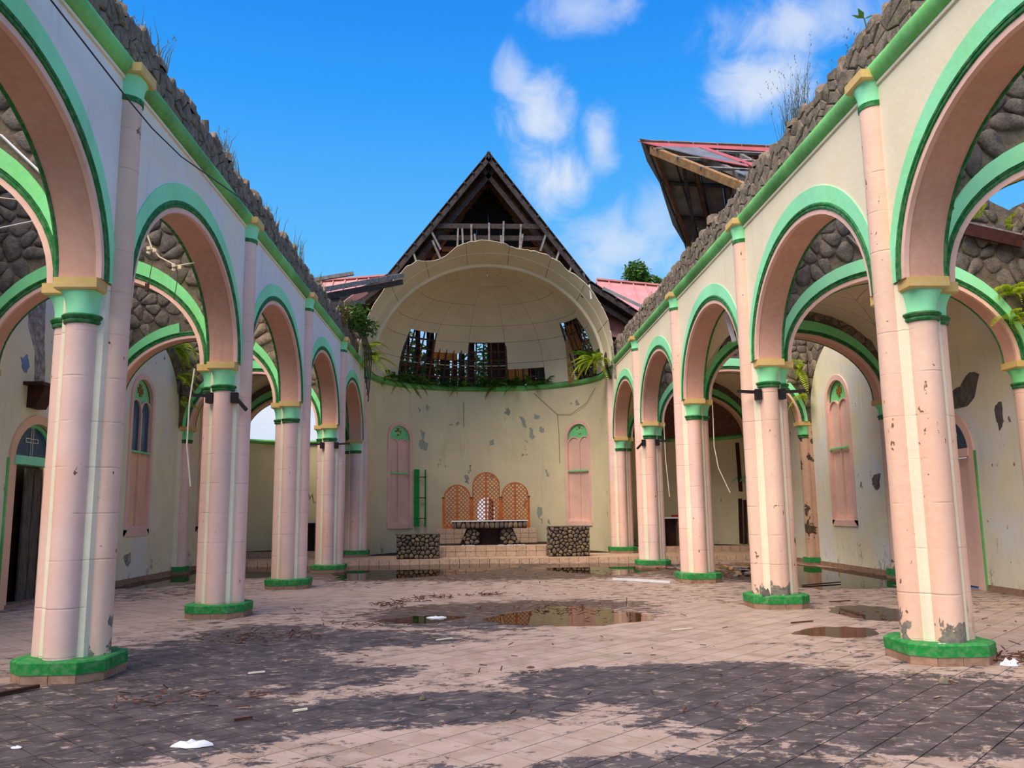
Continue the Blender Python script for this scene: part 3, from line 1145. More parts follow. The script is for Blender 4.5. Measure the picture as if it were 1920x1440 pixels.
def window(no, F, uc, hw, zb, zs, rise, blue, panelmat, bar=True):
    """F depth runs into the wall; the surround mesh is the window's own body"""
    n = 22
    e = lambda k: [(uc - hw - k, zb - (k if k > 0 else 0))] + ell(uc, hw + k, zs, rise + k, n) + [(uc + hw + k, zb - (k if k > 0 else 0))]
    inn, out = e(-.02), e(.12)
    mb = MB().ringprism(inn, out, F, -.03, .06)
    mb.prism([(uc - hw - .12, zb - .14), (uc + hw + .12, zb - .14), (uc + hw + .12, zb + .02), (uc - hw - .12, zb + .02)], F, -.03, .08)
    w = struct('window_%d' % no, mb, PINK_TRIM, smooth=40)
    zl = zs - .30                                    # lancet springing
    lw = hw * .455
    lc = hw * .49
    # green tympanum above the two lancet heads
    pl_ = MB()

    def heads(u):
        return zl - .02 + max(0.0, max(math.sqrt(max(0, 1 - ((u - uc - c_) / (lw + .09)) ** 2)) for c_ in (-lc, lc))) * (lw + .05)
    low = [(uc - hw + .02 + (2 * hw - .04) * q / 30, heads(uc - hw + .02 + (2 * hw - .04) * q / 30) - .03) for q in range(31)]
    ty = obj('tympanum', MB().prism(low + list(reversed(ell(uc, hw - .02, zs, rise - .02, n))), F, .085, .11), MINT_OLD_SHADED, w)
    obj('emblem', cross_emblem(F, uc, zs + rise * .46, .085, .15), EMBLEM, ty)
    wall_surface(pl_, F, uc - hw, uc + hw, zb, heads, [(uc - lc, lw, zb + .1, zl, lw), (uc + lc, lw, zb + .1, zl, lw)], .06, n=12, d0=.02, step=.04)
    obj('lancet_frame', pl_, PINK_TRIM, w, smooth=40)
    zm = zb + (zl + lw - zb) * .60
    for c_ in (-lc, lc):
        a, b = uc + c_ - lw, uc + c_ + lw
        up = [(a, zm), (b, zm)] + list(reversed(ell(uc + c_, lw, zl, lw, 12)))
        obj('pane', MB().prism(up, F, .066, .09), BLUE if blue else panelmat, w)
        obj('panel', MB().prism([(a - .01, zb + .08), (b + .01, zb + .08), (b + .01, zm - .01), (a - .01, zm - .01)], F, .062, .09), panelmat, w)
    if bar:
        obj('bar', MB().prism([(uc - hw + .02, zm - .025), (uc + hw - .02, zm - .025), (uc + hw - .02, zm + .02), (uc - hw + .02, zm + .02)], F, -.03, .03), MINT_OLD_SHADED, w)
    obj('mullion', MB().prism([(uc - .025, zb + .05), (uc + .025, zb + .05), (uc + .025, zl), (uc - .025, zl)], F, .005, .05), PINK_TRIM, w)
    return w


FO = lambda s: (lambda u, z, d: (XO[s] + s * d, u, z))
wn = 1
for s in (-1, 1):
    for (uc, hw, zb, zs, rise) in WIN[s]:
        window(wn, FO(s), uc, hw, zb, zs, rise, s < 0, PEACH if s < 0 else PINK_TRIM)
        wn += 1


# ---- side doors
def side_door(no, s):
    uc, hw, zb, zs, rise = DOOR[s]
    F = FO(s)
    e = lambda k: [(uc - hw - k, 0)] + ell(uc, hw + k, zs, rise + k, 20) + [(uc + hw + k, 0)]
    d = struct('door_%d' % no, MB().ringprism(e(-.01), e(.16), F, -.035, .05), PINK_TRIM if s > 0 else PEACH, smooth=40)
    gl = list(reversed(ell(uc, hw - .10, zs + .06, rise - .10, 18)))
    obj('fanlight', MB().prism(gl, F, .12, .15), BLUE, d)
    arch_in = MB().ringprism(ell(uc, hw - .12, zs + .05, rise - .12, 18), ell(uc, hw - .0, zs, rise, 18), F, .08, .18)
    obj('fanlight_frame', arch_in, PINK_TRIM if s > 0 else MINT_OLD_SHADED, d, smooth=40)
    cr = MB()
    for (a, b, c_, d_) in ((-.035, .035, .06, .62), (-.22, .22, .34, .41)):
        pts = [(uc + a, zs + c_), (uc + b, zs + c_), (uc + b, zs + d_), (uc + a, zs + d_)]
        for p, q in zip(pts, pts[1:] + pts[:1]):
            cr.bar(F(p[0], p[1], .11), F(q[0], q[1], .11), .014, .014)
    obj('glass_cross', cr, CABLE, d)
    obj('lintel', MB().prism([(uc - hw - .02, zs - .10), (uc + hw + .02, zs - .10), (uc + hw + .02, zs + .06), (uc - hw - .02, zs + .06)], F, -.06, .16), MINT if s < 0 else PINK_TRIM, d)
    for q in (-1, 1):
        j = MB().prism([(uc + q * hw, 0), (uc + q * (hw - .13), 0), (uc + q * (hw - .13), zs - .1), (uc + q * hw, zs - .1)], F, .0, .2)
        obj('jamb', j, PEACH if s < 0 else PINK_TRIM, d)
        obj('jamb_strip', MB().prism([(uc + q * (hw + .16), 0), (uc + q * (hw + .20), 0), (uc + q * (hw + .20), zs), (uc + q * (hw + .16), zs)], F, -.03, .04), CORNICE, d)
    if s < 0:
        obj('shade_backing', MB().prism([(uc - hw, 0), (uc + hw, 0), (uc + hw, zs), (uc - hw, zs)], F, .36, .40), DARKWOOD, d)  # dark sheet added to stand for the shade inside the doorway
        for k in range(4):
            a = uc - .02 + k * .155
            obj('board', MB().prism([(a, .06), (a + .145, .06), (a + .145, zs - .14), (a, zs - .14)], F, .16 + .015 * (k % 2), .2 + .015 * (k % 2)), DOORWOOD, d)
        obj('threshold', MB().box(F(uc, .03, .12), (.3, 1.5, .06)), TILEBROWN, d)
    else:
        obj('door_leaf', MB().prism([(uc - hw + .13, .05), (uc - .18, .05), (uc - .18, zs - .12), (uc - hw + .13, zs - .12)], F, .06, .11), PINK_TRIM, d)


side_door(1, -1)
side_door(2, 1)

# ================================================================== apse
AA, AB, YC = 4.2, 3.45, 29.6
_pts = [(-AA, YP[5] + (YC - YP[5]) * i / 6) for i in range(6)] + [(-AA * math.cos(PI * i / 90), YC + AB * math.sin(PI * i / 90)) for i in range(91)] + [(AA, YC - (YC - YP[5]) * (i + 1) / 6) for i in range(6)]
_s = [0.0]
for p, q in zip(_pts[:-1], _pts[1:]):
    _s.append(_s[-1] + math.hypot(q[0] - p[0], q[1] - p[1]))
AH = _s[-1] / 2
_sa = np.array(_s) - AH
_pa = np.array(_pts)


def apse_xy(u):
    x = float(np.interp(u, _sa, _pa[:, 0])); y = float(np.interp(u, _sa, _pa[:, 1]))
    x2 = float(np.interp(u + .05, _sa, _pa[:, 0])); y2 = float(np.interp(u + .05, _sa, _pa[:, 1]))
    x1 = float(np.interp(u - .05, _sa, _pa[:, 0])); y1 = float(np.interp(u - .05, _sa, _pa[:, 1]))
    d = Vector((x2 - x1, y2 - y1)).normalized()
    return x, y, -d.y, d.x


def FA(u, z, d):
    x, y, nx, ny = apse_xy(u)
    return (x + nx * d, y + ny * d, z)


AZ = 6.34
aw = [(-3.73, .52, 1.15, 4.4, .48), (3.86, .56, 1.18, 4.4, .48), (-.08, .33, 1.25, 1.84, .32)]
mb = MB()
wall_surface(mb, FA, -AH, AH, 0.0, AZ, aw, .45, step=.25)
apse = struct('wall_apse', mb, APSE, smooth=30)
window(5, FA, -3.73, .52, 1.15, 4.4, .48, False, PINK_TRIM)
window(6, FA, 3.86, .56, 1.18, 4.4, .48, False, PINK_TRIM)
obj('niche_rim', MB().ringprism(ell(-.08, .31, 1.84, .30, 14), ell(-.08, .40, 1.84, .39, 14), FA, -.02, .05), PINK_TRIM, apse)
TEAL = plain('old_teal_coat', (150, 164, 150), .8, .15, sc=14, col2=(172, 168, 152))
rp = random.Random(8)
for pts in ([(-2.72, 4.76), (-2.56, 4.68), (-2.58, 4.35), (-2.4, 4.23), (-2.44, 3.94), (-2.77, 4.01), (-2.82, 4.26), (-2.68, 4.43)], [(1.28, 5.31), (1.5, 5.22), (1.58, 4.85), (1.43, 4.9)], [(1.67, 4.85), (1.82, 4.82), (1.84, 4.59), (1.92, 4.46), (1.79, 4.34), (1.68, 4.55)],
            [(0.06, 4.4), (0.25, 4.42), (0.27, 4.23), (0.1, 4.19)], [(1.92, 5.39), (2.12, 5.31), (2.05, 5.13), (1.87, 5.22)], [(2.11, 4.87), (2.31, 4.78), (2.26, 4.61), (2.08, 4.68)], [(2.3, 3.2), (2.41, 3.11), (2.48, 2.9), (2.36, 2.91)],
            [(-2.89, 5.62), (-2.73, 5.55), (-2.8, 5.4)], [(-2.47, 5.77), (-2.36, 5.63), (-2.45, 5.48), (-2.54, 5.6)], [(1.97, 1.81), (2.18, 1.72), (2.13, 1.44), (2.0, 1.26), (1.92, 1.56)]):
    q = []
    for a, b in zip(pts, pts[1:] + pts[:1]):
        for f in (0, .33, .66):
            q.append((a[0] + (b[0] - a[0]) * f + rp.uniform(-.03, .03), a[1] + (b[1] - a[1]) * f + rp.uniform(-.03, .03)))
    obj('bare_patch', MB().prism(q, FA, -.004, .03), TEAL, apse)
prof = [(0.02, 6.33), (-.05, 6.345), (-.10, 6.39), (-.12, 6.45), (-.09, 6.51), (-.02, 6.55), (.45, 6.55), (.45, 6.33)]
cm = MB()
cm.loft([[FA(-AH + 2 * AH * i / 90, z, d) for d, z in prof] for i in range(91)], True, True, True)
struct('trim_3', cm, CORNICE, smooth=50)

# ---- plastered half dome of sheet panels, several missing along the bottom
DZ, DR = 6.55, 3.80
ceil = struct('ceiling_apse', MB().tube([(4.10 * math.cos(a), 28.85, DZ - .05 + 3.80 * math.sin(a)) for a in [PI * i / 60 for i in range(61)]], .085, 8), CEIL_TRIM, smooth=60)


def DOME(al, ph, k=1.0):
    c, s_ = math.cos(ph), math.sin(ph)
    return Vector((4.10 * c * math.sin(al) * k, 29.6 + 0.9 * (1 - c) + 3.45 * c * math.cos(al) * k, DZ + DR * s_ * k))


R_ = math.radians
SEC = [-90, -78.75, -56.25, -33.75, -11.25, 11.25, 33.75, 56.25, 78.75, 90]
ROW = [0.0, .24, .47, .66, .94, 1.25, 1.566]
HOLE = {2: (0, 2.4), 3: (0, 1.45), 4: (0, 2.0), 5: (0, .72), 7: (.25, 2.7)}
rnd = random.Random(5)


def dome_panel(a0, a1, p0, p1, name='panel', mat=None, k0=1.0, g=.0018, th=.02, parent=None):
    ga, gp = g, g
    nu, nv = 6, 4
    rows = [[DOME(R_(a0) + ga + (R_(a1 - a0) - 2 * ga) * i / nu, p0 + gp + (p1 - p0 - 2 * gp) * j / nv, k0) for j in range(nv + 1)] for i in range(nu + 1)]
    m = MB().sheet(rows, th, lambda i, j: (rows[i][j] - Vector((0, 30, DZ))).normalized())
    return obj(name, m, mat or CEIL, parent or ceil, smooth=40)


for i in range(9):
    for j in range(6):
        p0, p1 = ROW[j], ROW[j + 1]
        if i in HOLE:
            h0, h1 = HOLE[i]
            if j + 1 <= h1 and j >= h0 - .3:
                if not (i == 7 and j == 0 and False):
                    continue
            elif j < h1 < j + 1:
                p0 = p0 + (p1 - p0) * (h1 - j)
        dome_panel(SEC[i], SEC[i + 1], p0, p1, k0=1 + rnd.uniform(-.0015, .0015))
for p_ in ROW[1:-1]:
    obj('ring_batten', MB().tube([DOME(R_(-90 + 180 * q / 48), p_, 1.008) for q in range(49)], .022, 5), WOOD, ceil, smooth=60)
# radial seam strips and crown disc
for a in SEC[1:-1]:
    obj('seam_strip', MB().tube([DOME(R_(a), .10 + 1.08 * q / 24, 1.006) for q in range(25)], .018, 5), WOOD_GREY if abs(a) < 60 else CEIL_TRIM, ceil, smooth=60)
# side returns between the dome and the arch ring
for sgn in (-1, 1):
    rr = [0, .24, .47, .7, .95, 1.2, 1.45, PI / 2]
    for p0, p1 in zip(rr[:-1], rr[1:]):
        rows = []
        for q in range(4):
            ph = p0 + .001 + (p1 - p0 - .002) * q / 3
            ye = 29.6 + .9 * (1 - math.cos(ph))
            rows.append([Vector((sgn * 4.10 * math.cos(ph), 28.85 + (ye - 28.85) * w, DZ + DR * math.sin(ph))) for w in (0, .5, 1)])
        obj('panel', MB().sheet(rows, .02, lambda i, j, rows=rows: (rows[i][j] - Vector((0, rows[i][j].y, DZ))).normalized()), CEIL, ceil, smooth=40)
# battens showing through the holes
for (a0, a1, p1) in ((-56, -34, .52), (-34, -11, .42), (-11, 11.5, .47), (11.5, 34, .22), (56, 79, .60)):
    n = 5
    for q in range(n + 1):
        a = a0 + (a1 - a0) * q / n
        obj('batten', MB().bar(DOME(R_(a), -.0, 1.018), DOME(R_(a), p1 + .04, 1.018), .06, .05, (0, 1, 0)), WOOD_RED if q % 2 else WOOD, ceil)
    for ph in (.09, .18, .27, .36, .46, .56):
        if ph < p1 + .03:
            obj('batten', MB().tube([DOME(R_(a0 + (a1 - a0) * q / 5), ph, 1.026) for q in range(6)], .038, 4), WOOD_RED, ceil)
for (a0, a1) in ((-56, -34), (-34, -11), (-11, 11)):
    obj('tee_bar', MB().tube([DOME(R_(a0 + (a1 - a0) * q / 5), .215, 1.004) for q in range(6)], .02, 4), CEIL_TRIM, ceil)
for (a0, a1, p0, p1) in ((-32.5, -24.5, .27, .40), (-24.3, -17.5, .27, .395), (12, 17.5, .06, .20), (17.7, 23.5, .04, .20)):
    dome_panel(a0, a1, p0, p1, 'plywood_backing', PLY, 1.012)
dome_panel(28.5, 33.4, .0, .17, 'plywood_backing', MORTAR_DK, 1.012)
# brown plank hanging out of the right-hand gap
pk = MB()
pk.bar(DOME(R_(57), .42, .99), DOME(R_(53), .0, .985) - Vector((0, 0, .15)), .22, .025, (0, 1, 0))
obj('hanging_plank', pk, WOOD_TAN, ceil)
dome_panel(57.5, 66, .30, .56, 'plywood_backing', PLY, 1.012)

# flared front band with a torn edge
FRONT = [PI * i / 9 for i in range(10)]


def BAND(ps, v):
    return Vector(((4.10 + .17 * v) * math.cos(ps), 28.85 - 1.6 * v, DZ - .05 + (3.80 + .34 * v) * math.sin(ps)))


def tear(ps):
    v = 1.0 + .10 * noise.noise((ps * 4, 1, 2)) + .06 * noise.noise((ps * 13, 4, 2)) + .05 * noise.noise((ps * 31, 2, 7))
    d = math.degrees(ps)
    if 104 < d < 124:
        v -= .34 * math.sin((d - 104) / 20 * PI)
    if 60 < d < 84:
        v -= .12 * math.sin((d - 60) / 24 * PI)
    if d > 124:
        v += .05
    if d < 25:
        v -= .25 * (1 - d / 25)
    return v


for a, b in zip(FRONT[:-1], FRONT[1:]):
    for v0, v1 in ((0.04, .52), (.53, None)):
        n = 14
        rows = []
        for q in range(n + 1):
            ps = a + .002 + (b - a - .004) * q / n
            ve = v1 if v1 else tear(ps)
            rows.append([BAND(ps, v0 + (ve - v0) * w / 3) for w in range(4)])
        obj('panel', MB().sheet(rows, .018, lambda i, j, rows=rows: (rows[i][j] - Vector((0, rows[i][j].y, DZ))).normalized()), CEIL, ceil, smooth=40)
for v in (.525,):
    obj('seam_strip', MB().tube([BAND(PI * q / 50, v) for q in range(51)], .016, 5), CEIL_TRIM, ceil, smooth=60)
for ps in FRONT[1:-1]:
    obj('seam_strip', MB().tube([BAND(ps, .05 + .85 * q / 6) for q in range(7)], .006, 4), WOOD, ceil)

# ---- steep gable roof over the apse, its boarding stripped at the front
DARKROOF = plain('dark_roof_sheet', (74, 62, 66), .7, .2)
gr = thing('gable_roof', 'steep weathered timber gable roof standing open above the cream half dome', 'roof', (0, 28, 9))
GY0, GY1 = 27.75, 33.6
prof_r = [(0.06, 14.02), (3.5, 9.38), (5.3, 8.18)]
prof_l = [(0.06, 14.02), (-3.4, 9.62), (-5.0, 8.75)]
for sg, pf in ((1, prof_r), (-1, prof_l)):
    for k, ((xa, za), (xb, zb)) in enumerate(zip(pf[:-1], pf[1:])):
        nseg = 12 if k == 0 else 4
        d = Vector((xb - xa, 0, zb - za))
        L = d.length
        nrm = Vector((-d.z, 0, d.x)).normalized()
        if nrm.z < 0:
            nrm = -nrm
        # sheet metal in strips along the slope
        ns = 14
        for q in range(ns):
            ya, yb = GY0 + (GY1 - GY0) * q / ns, GY0 + (GY1 - GY0) * (q + 1) / ns - .01
            A_, B_ = Vector((xa, 0, za)), Vector((xb, 0, zb))
            off = nrm * .03
            vs = [A_ + Vector((0, ya, 0)), B_ + Vector((0, ya, 0)), B_ + Vector((0, yb, 0)), A_ + Vector((0, yb, 0))]
            obj('roof_sheet', MB().add([v + off for v in vs] + [v + off * 1.7 for v in vs], [(3, 2, 1, 0), (4, 5, 6, 7), (0, 1, 5, 4), (1, 2, 6, 5), (2, 3, 7, 6), (3, 0, 4, 7)]), DARKROOF, gr)
        for q in range(nseg + 1):                     # purlins, their ends sticking out
            p = Vector((xa, 0, za)) + d * (q / nseg) - nrm * .03
            e0 = GY0 - .08 - .10 * rnd.random()
            obj('purlin', MB().bar(p + Vector((0, e0, 0)), p + Vector((0, GY1 - .1, 0)), .05, .07, nrm), WOOD, gr)
        for y in (GY0 + .03, GY0 + .38, 28.9, 29.9, 30.9, 31.9, 32.9):
            dep = .12 if y < 28 else .22
            low = 0.30 if abs(y - GY0 - .38) < .01 else 0
            A_ = Vector((xa, y, za)) - nrm * (.12 + low)
            B_ = Vector((xb, y, zb)) - nrm * (.12 + low * .8)
            obj('rafter', MB().bar(A_, B_, .07, .16, nrm), WOOD if y < 28.5 else WOOD_RED, gr)
obj('ridge_board', MB().bar((.06, GY0 - .12, 13.9), (.06, GY1 - .2, 13.9), .06, .22), WOOD, gr)
for z, x0, x1, mt, y in ((11.42, -1.80, 1.98, WOOD, 27.92), (11.04, -1.72, 1.95, WOOD, 28.05), (10.74, -1.6, 2.4, WOOD_RED, 28.4), (10.6, -2.3, 2.5, WOOD_RED, 28.7)):
    obj('collar_beam', MB().bar((x0, y, z), (x1, y, z - .02), .08, .17), mt, gr)
for x, z0, z1, dx in ((-1.02, 11.3, 10.55, -.03), (-.88, 11.3, 10.6, .03), (-.56, 11.45, 10.75, .0), (-.45, 11.1, 10.7, .05), (.05, 11.5, 10.7, .0), (.56, 11.56, 10.75, -.03), (.46, 11.05, 10.75, 0), (1.16, 11.45, 10.55, -.06), (1.22, 11.1, 10.6, -.08)):
    obj('hanger', MB().bar((x, 27.82, z0), (x + dx, 27.84, z1), .06, .06, (0, 1, 0)), WOOD_GREY, gr)
for a, b in (((-1.95, 11.2), (-1.62, 10.55)), ((-1.9, 10.85), (-1.62, 10.2)), ((2.08, 11.25), (1.82, 10.5)), ((2.5, 10.55), (2.3, 10.0)), ((2.95, 10.1), (2.75, 9.6)), ((-2.55, 10.4), (-2.4, 9.95)), ((3.3, 9.7), (3.32, 9.1))):
    obj('hanger', MB().bar((a[0], 27.80, a[1]), (b[0], 27.84, b[1]), .07, .07, (0, 1, 0)), WOOD_GREY, gr)
for a, b in (((-1.4, 11.15), (-2.25, 9.85)), ((-2.0, 10.8), (-2.6, 9.7)), ((1.6, 11.3), (2.6, 9.85)), ((2.2, 10.6), (3.2, 9.2))):
    obj('brace', MB().bar((a[0], 28.3, a[1]), (b[0], 28.5, b[1]), .08, .14, (0, 1, 0)), WOOD_RED, gr)
for q in range(15):                                       # black boards added to keep the roof space dark
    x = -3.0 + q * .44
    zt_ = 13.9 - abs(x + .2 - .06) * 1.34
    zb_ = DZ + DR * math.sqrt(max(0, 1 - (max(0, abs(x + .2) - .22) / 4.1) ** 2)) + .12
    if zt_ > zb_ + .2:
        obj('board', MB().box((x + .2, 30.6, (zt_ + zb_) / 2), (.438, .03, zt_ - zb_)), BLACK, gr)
for k, (sx, sz) in enumerate(((-3.2, 0), (-2.2, 0), (-1.1, 0), (.3, 0), (.9, 0), (1.9, 0), (2.9, 0))):
    obj('post', MB().bar((sx, 33.5, 6.6), (sx + .02, 33.5, 9.9), .09, .09, (0, 1, 0)), WOOD, gr)
for x0, x1 in ((-1.9, -1.5), (.02, .75), (.78, 1.05), (-2.9, -2.7), (-.75, -.5), (1.2, 1.5), (2.0, 2.5), (-3.8, -3.4), (3.2, 3.9), (-1.1, -.9), (-2.45, -2.15), (-1.42, -1.2), (1.6, 1.95)):
    obj('board', MB().box(((x0 + x1) / 2, 33.44, 8.0), (x1 - x0, .03, 3.0)), DARKWOOD, gr)

# ---- cross gable left standing over one bay of the right aisle
cg = thing('broken_gable_roof', 'broken red metal cross gable jutting over the top of the right arcade', 'roof', (4.9, 17.1, 7.5))
A_ = Vector((3.32, 17.1, 9.52)); RG = Vector((7.6, 17.1, 9.35))
BF = Vector((4.82, 19.4, 7.68)); BN = Vector((4.75, 15.0, 7.72))
RF = Vector((7.6, 19.6, 7.5)); RN = Vector((7.6, 14.9, 7.5))
nf = 8
FX = lambda p, q: (A_ + (RG - A_) * p) * (1 - q) + (BF + (RF - BF) * p) * q
NX = lambda p, q: (A_ + (RG - A_) * p) * (1 - q) + (BN + (RN - BN) * p) * q
for k in range(nf):                                       # far slope, seen from below
    p0, p1 = k / nf, (k + 1) / nf - .004
    th = Vector((0, .02, .02))
    vs = [FX(p0, -.02), FX(p1, -.02), FX(p1, 1.12), FX(p0, 1.12)]
    obj('roof_sheet', MB().add(vs + [v + th for v in vs], [(3, 2, 1, 0), (4, 5, 6, 7), (0, 1, 5, 4), (1, 2, 6, 5), (2, 3, 7, 6), (3, 0, 4, 7)]), ROOF_UNDER, cg)
    obj('sheet_rib', MB().bar(FX(p0, 0) - th * .6, FX(p0, 1.1) - th * .6, .025, .03), WOOD, cg)
obj('verge_sheet', MB().sheet([[FX(0, q / 6 * 1.1 - .02) + Vector((-.10 - .05 * math.sin(q * 2.1), 0, .03)), FX(0, q / 6 * 1.1 - .02) + Vector((.12, 0, .0))] for q in range(7)], .02, lambda i, j: (0, .5, .5)), GREYSHEET, cg)
for p in (.03, .22, .42, .62, .82, 1.0):
    obj('rafter', MB().bar(FX(p, .0) - Vector((0, .1, .1)), FX(p, 1.05) - Vector((0, .1, .1)), .07, .15, (0, 1, 1)), WOOD_RED, cg)
for q in (.32, .62, .88):
    obj('purlin', MB().bar(FX(.0, q) - Vector((0, .08, .06)), FX(1, q) - Vector((0, .08, .06)), .07, .09, (0, 1, 1)), WOOD, cg)
obj('verge_rafter', MB().bar(NX(0.03, .0) - Vector((0, 0, .16)), NX(0.03, 1.0) - Vector((0, 0, .10)), .09, .17, (0, -1, 1)), WOOD_TAN, cg)
for p in (.22, .45, .7):
    obj('rafter', MB().bar(NX(p, .02) - Vector((0, 0, .14)), NX(p, 1.0) - Vector((0, 0, .14)), .07, .13, (0, -1, 1)), WOOD_GREY, cg)
for q in (.12, .34, .58):
    obj('batten', MB().bar(NX(.0, q) - Vector((0, 0, .05)), NX(1.0, q) - Vector((0, 0, .05)), .05, .06, (0, -1, 1)), WOOD_GREY, cg)
obj('strut', MB().bar((4.2, 17.3, 9.0), (4.7, 18.4, 7.7), .06, .08), WOOD, cg)
obj('strut', MB().bar((5.1, 16.0, 8.5), (5.0, 17.6, 7.6), .07, .09), WOOD, cg)


def flap(pts, th=.015, mat=RED_SHADED, name='torn_sheet'):
    n = Vector((0, -.5, .85)) * th
    vs = [Vector(p) for p in pts]
    k = len(vs)
    fs = [tuple(range(k - 1, -1, -1)), tuple(range(k, 2 * k))] + [(i, (i + 1) % k, (i + 1) % k + k, i + k) for i in range(k)]
    obj(name, MB().add(vs + [v + n for v in vs], fs), mat, cg)


flap([NX(-.03, -.03), NX(1.0, -.02), NX(1.0, .10), NX(.75, .09), NX(.6, .12), NX(.3, .09), NX(.02, .12)])
flap([NX(-.02, .0), NX(.22, .02), NX(.27, .30), NX(.30, .52), NX(.10, .30)], mat=GREYSHEET)
flap([NX(.24, .05), NX(.275, .05), NX(.36, .42), NX(.30, .44)])
flap([NX(.32, .42), NX(.40, .46), NX(.62, .86), NX(.45, .90), NX(.33, .62)])
flap([NX(.12, .36), NX(.32, .50), NX(.30, .56), NX(.14, .40)])
flap([NX(.42, .62) - Vector((0, 0, .06)), NX(.55, .95) - Vector((0, 0, .06)), NX(.2, .98) - Vector((0, 0, .06)), NX(.18, .62) - Vector((0, 0, .06))], mat=GREYSHEET)

# ---- red roofs of the side chapels behind
def chapel_roof(name, label, x0, x1, z0, z1, ye):
    t = thing(name, label, 'roof', ((x0 + x1) / 2, 32, 8.5))
    n = int(abs(x1 - x0) / .45)
    for k in range(n):
        p0, p1 = k / n, (k + 1) / n
        xa, xb = x0 + (x1 - x0) * p0, x0 + (x1 - x0) * p1 - .004
        za, zb = z0 + (z1 - z0) * p0, z0 + (z1 - z0) * p1
        vs = [(xa, 32, za), (xb, 32, zb), (xb, ye, zb - (32 - ye) * .88), (xa, ye, za - (32 - ye) * .88)]
        vs = [Vector(v) for v in vs]
        o_ = Vector((0, .015, -.015))
        obj('roof_sheet', MB().add(vs + [v + o_ for v in vs], [(3, 2, 1, 0), (4, 5, 6, 7), (0, 1, 5, 4), (1, 2, 6, 5), (2, 3, 7, 6), (3, 0, 4, 7)]), REDROOF, t)
        obj('sheet_rib', MB().bar(vs[0] + Vector((0, -.02, .02)), vs[3] + Vector((0, -.02, .02)), .04, .05, (0, -1, 1)), REDROOF, t)
    obj('ridge_cap', MB().bar((x0, 32, z0 + .04), (x1, 32, z1 + .04), .22, .06), REDROOF, t)
    obj('back_slope', MB().add([(x0, 32, z0), (x1, 32, z1), (x1, 34.5, z1 - 2), (x0, 34.5, z0 - 2), (x0, 32, z0 - .05), (x1, 32, z1 - .05), (x1, 34.5, z1 - 2.05), (x0, 34.5, z0 - 2.05)], [(0, 1, 2, 3), (7, 6, 5, 4), (0, 4, 5, 1), (1, 5, 6, 2), (2, 6, 7, 3), (3, 7, 4, 0)]), REDROOF, t)
    return t


chapel_roof('chapel_roof', 'ribbed red metal roof behind the right arcade, tree rising over its ridge', 4.35, 9.2, 10.62, 10.15, 28.6)
chapel_roof('chapel_roof', 'ribbed red metal roof behind the left arcade, half hidden by fallen beams', -9.2, -3.7, 10.35, 10.80, 31.0)

for q in range(10):  # black boards added to fill in the darkness below the roof strip
    x = -8.9 + q * .52
    obj('dark_filler', MB().box((x, 31.15, 8.1), (.5, .04, 3.2)), BLACK, bpy.data.objects['chapel_roof.001'])
# wreck of gutters and beams on the left arcade
def loose(name, label, cat, mb, mat, loc, group=None, smooth=None):
    return tag(obj(name, mb, mat, None, smooth, 'thing', loc=loc), label, cat, group)


def beam(name, label, a, b, w, h, mat, up=(0, 0, 1), cat='beam'):
    a, b = Vector(a), Vector(b)
    return loose(name, label, cat, MB().bar(a, b, w, h, up), mat, (a + b) / 2)


beam('fallen_beam', 'long grey fallen beam pointing at the dome, upper of the crossing pair', (-4.62, 21.9, 7.50), (-2.83, 26.9, 9.36), .10, .14, WOOD_GREY)
beam('fallen_beam', 'long dark fallen beam just under the upper grey one above left arcade', (-4.50, 22.5, 7.50), (-2.90, 27.2, 9.22), .12, .18, WOOD)
beam('fallen_beam', 'short grey beam end resting lowest on the left arcade head', (-4.55, 23.2, 7.45), (-3.95, 25.9, 8.20), .08, .12, WOOD_GREY)
beam('fallen_beam', 'pale plank lying against the red roof edge at left of the dome', (-6.2, 27.6, 9.35), (-4.6, 27.9, 9.72), .14, .12, WOOD_GREY)
tsh = MB()
tsh.sheet([[Vector((-4.75 + .85 * q / 5, 25.6, 7.95 + .62 * q / 5 + .05 * math.sin(q * .7))), Vector((-4.65 + .85 * q / 5, 25.7, 7.85 + .60 * q / 5 + .03 * math.sin(q)))] for q in range(6)], .02, lambda i, j: (0, .3, .9))
loose('torn_roof_sheet', 'bent red roof sheet hanging under the fallen beams', 'sheet', tsh, REDROOF, (-4.3, 25.7, 8.2))
tsh = MB()
tsh.sheet([[Vector((-4.7 + .9 * q / 5, 25.9, 8.35 + .5 * q / 5 + .05 * math.sin(q * .9))), Vector((-4.6 + .9 * q / 5, 26.2, 8.22 + .5 * q / 5))] for q in range(6)], .02, lambda i, j: (0, .3, .9))
loose('torn_roof_sheet', 'bent grey roof sheet caught between the fallen beams', 'sheet', tsh, GREYSHEET, (-4.3, 26, 8.5))
beam('leaning_rafter', 'dark rafter slanting behind the fallen beams into the dome side', (-5.0, 27.7, 8.2), (-3.6, 27.9, 9.4), .14, .3, WOOD)
beam('leaning_rafter', 'pale metal edge strip of the torn roof right of the dome', (3.9, 27.4, 9.05), (5.35, 26.6, 8.05), .06, .10, GREYSHEET)
beam('leaning_rafter', 'short pale batten dangling below the torn roof right of the dome', (4.50, 26.4, 7.30), (4.95, 26.3, 7.75), .05, .05, WOOD_GREY)
beam('leaning_rafter', 'white strip dangling at the right of the dome front', (3.42, 27.3, 9.15), (3.47, 27.3, 8.65), .05, .02, WHITE, (0, 1, 0))

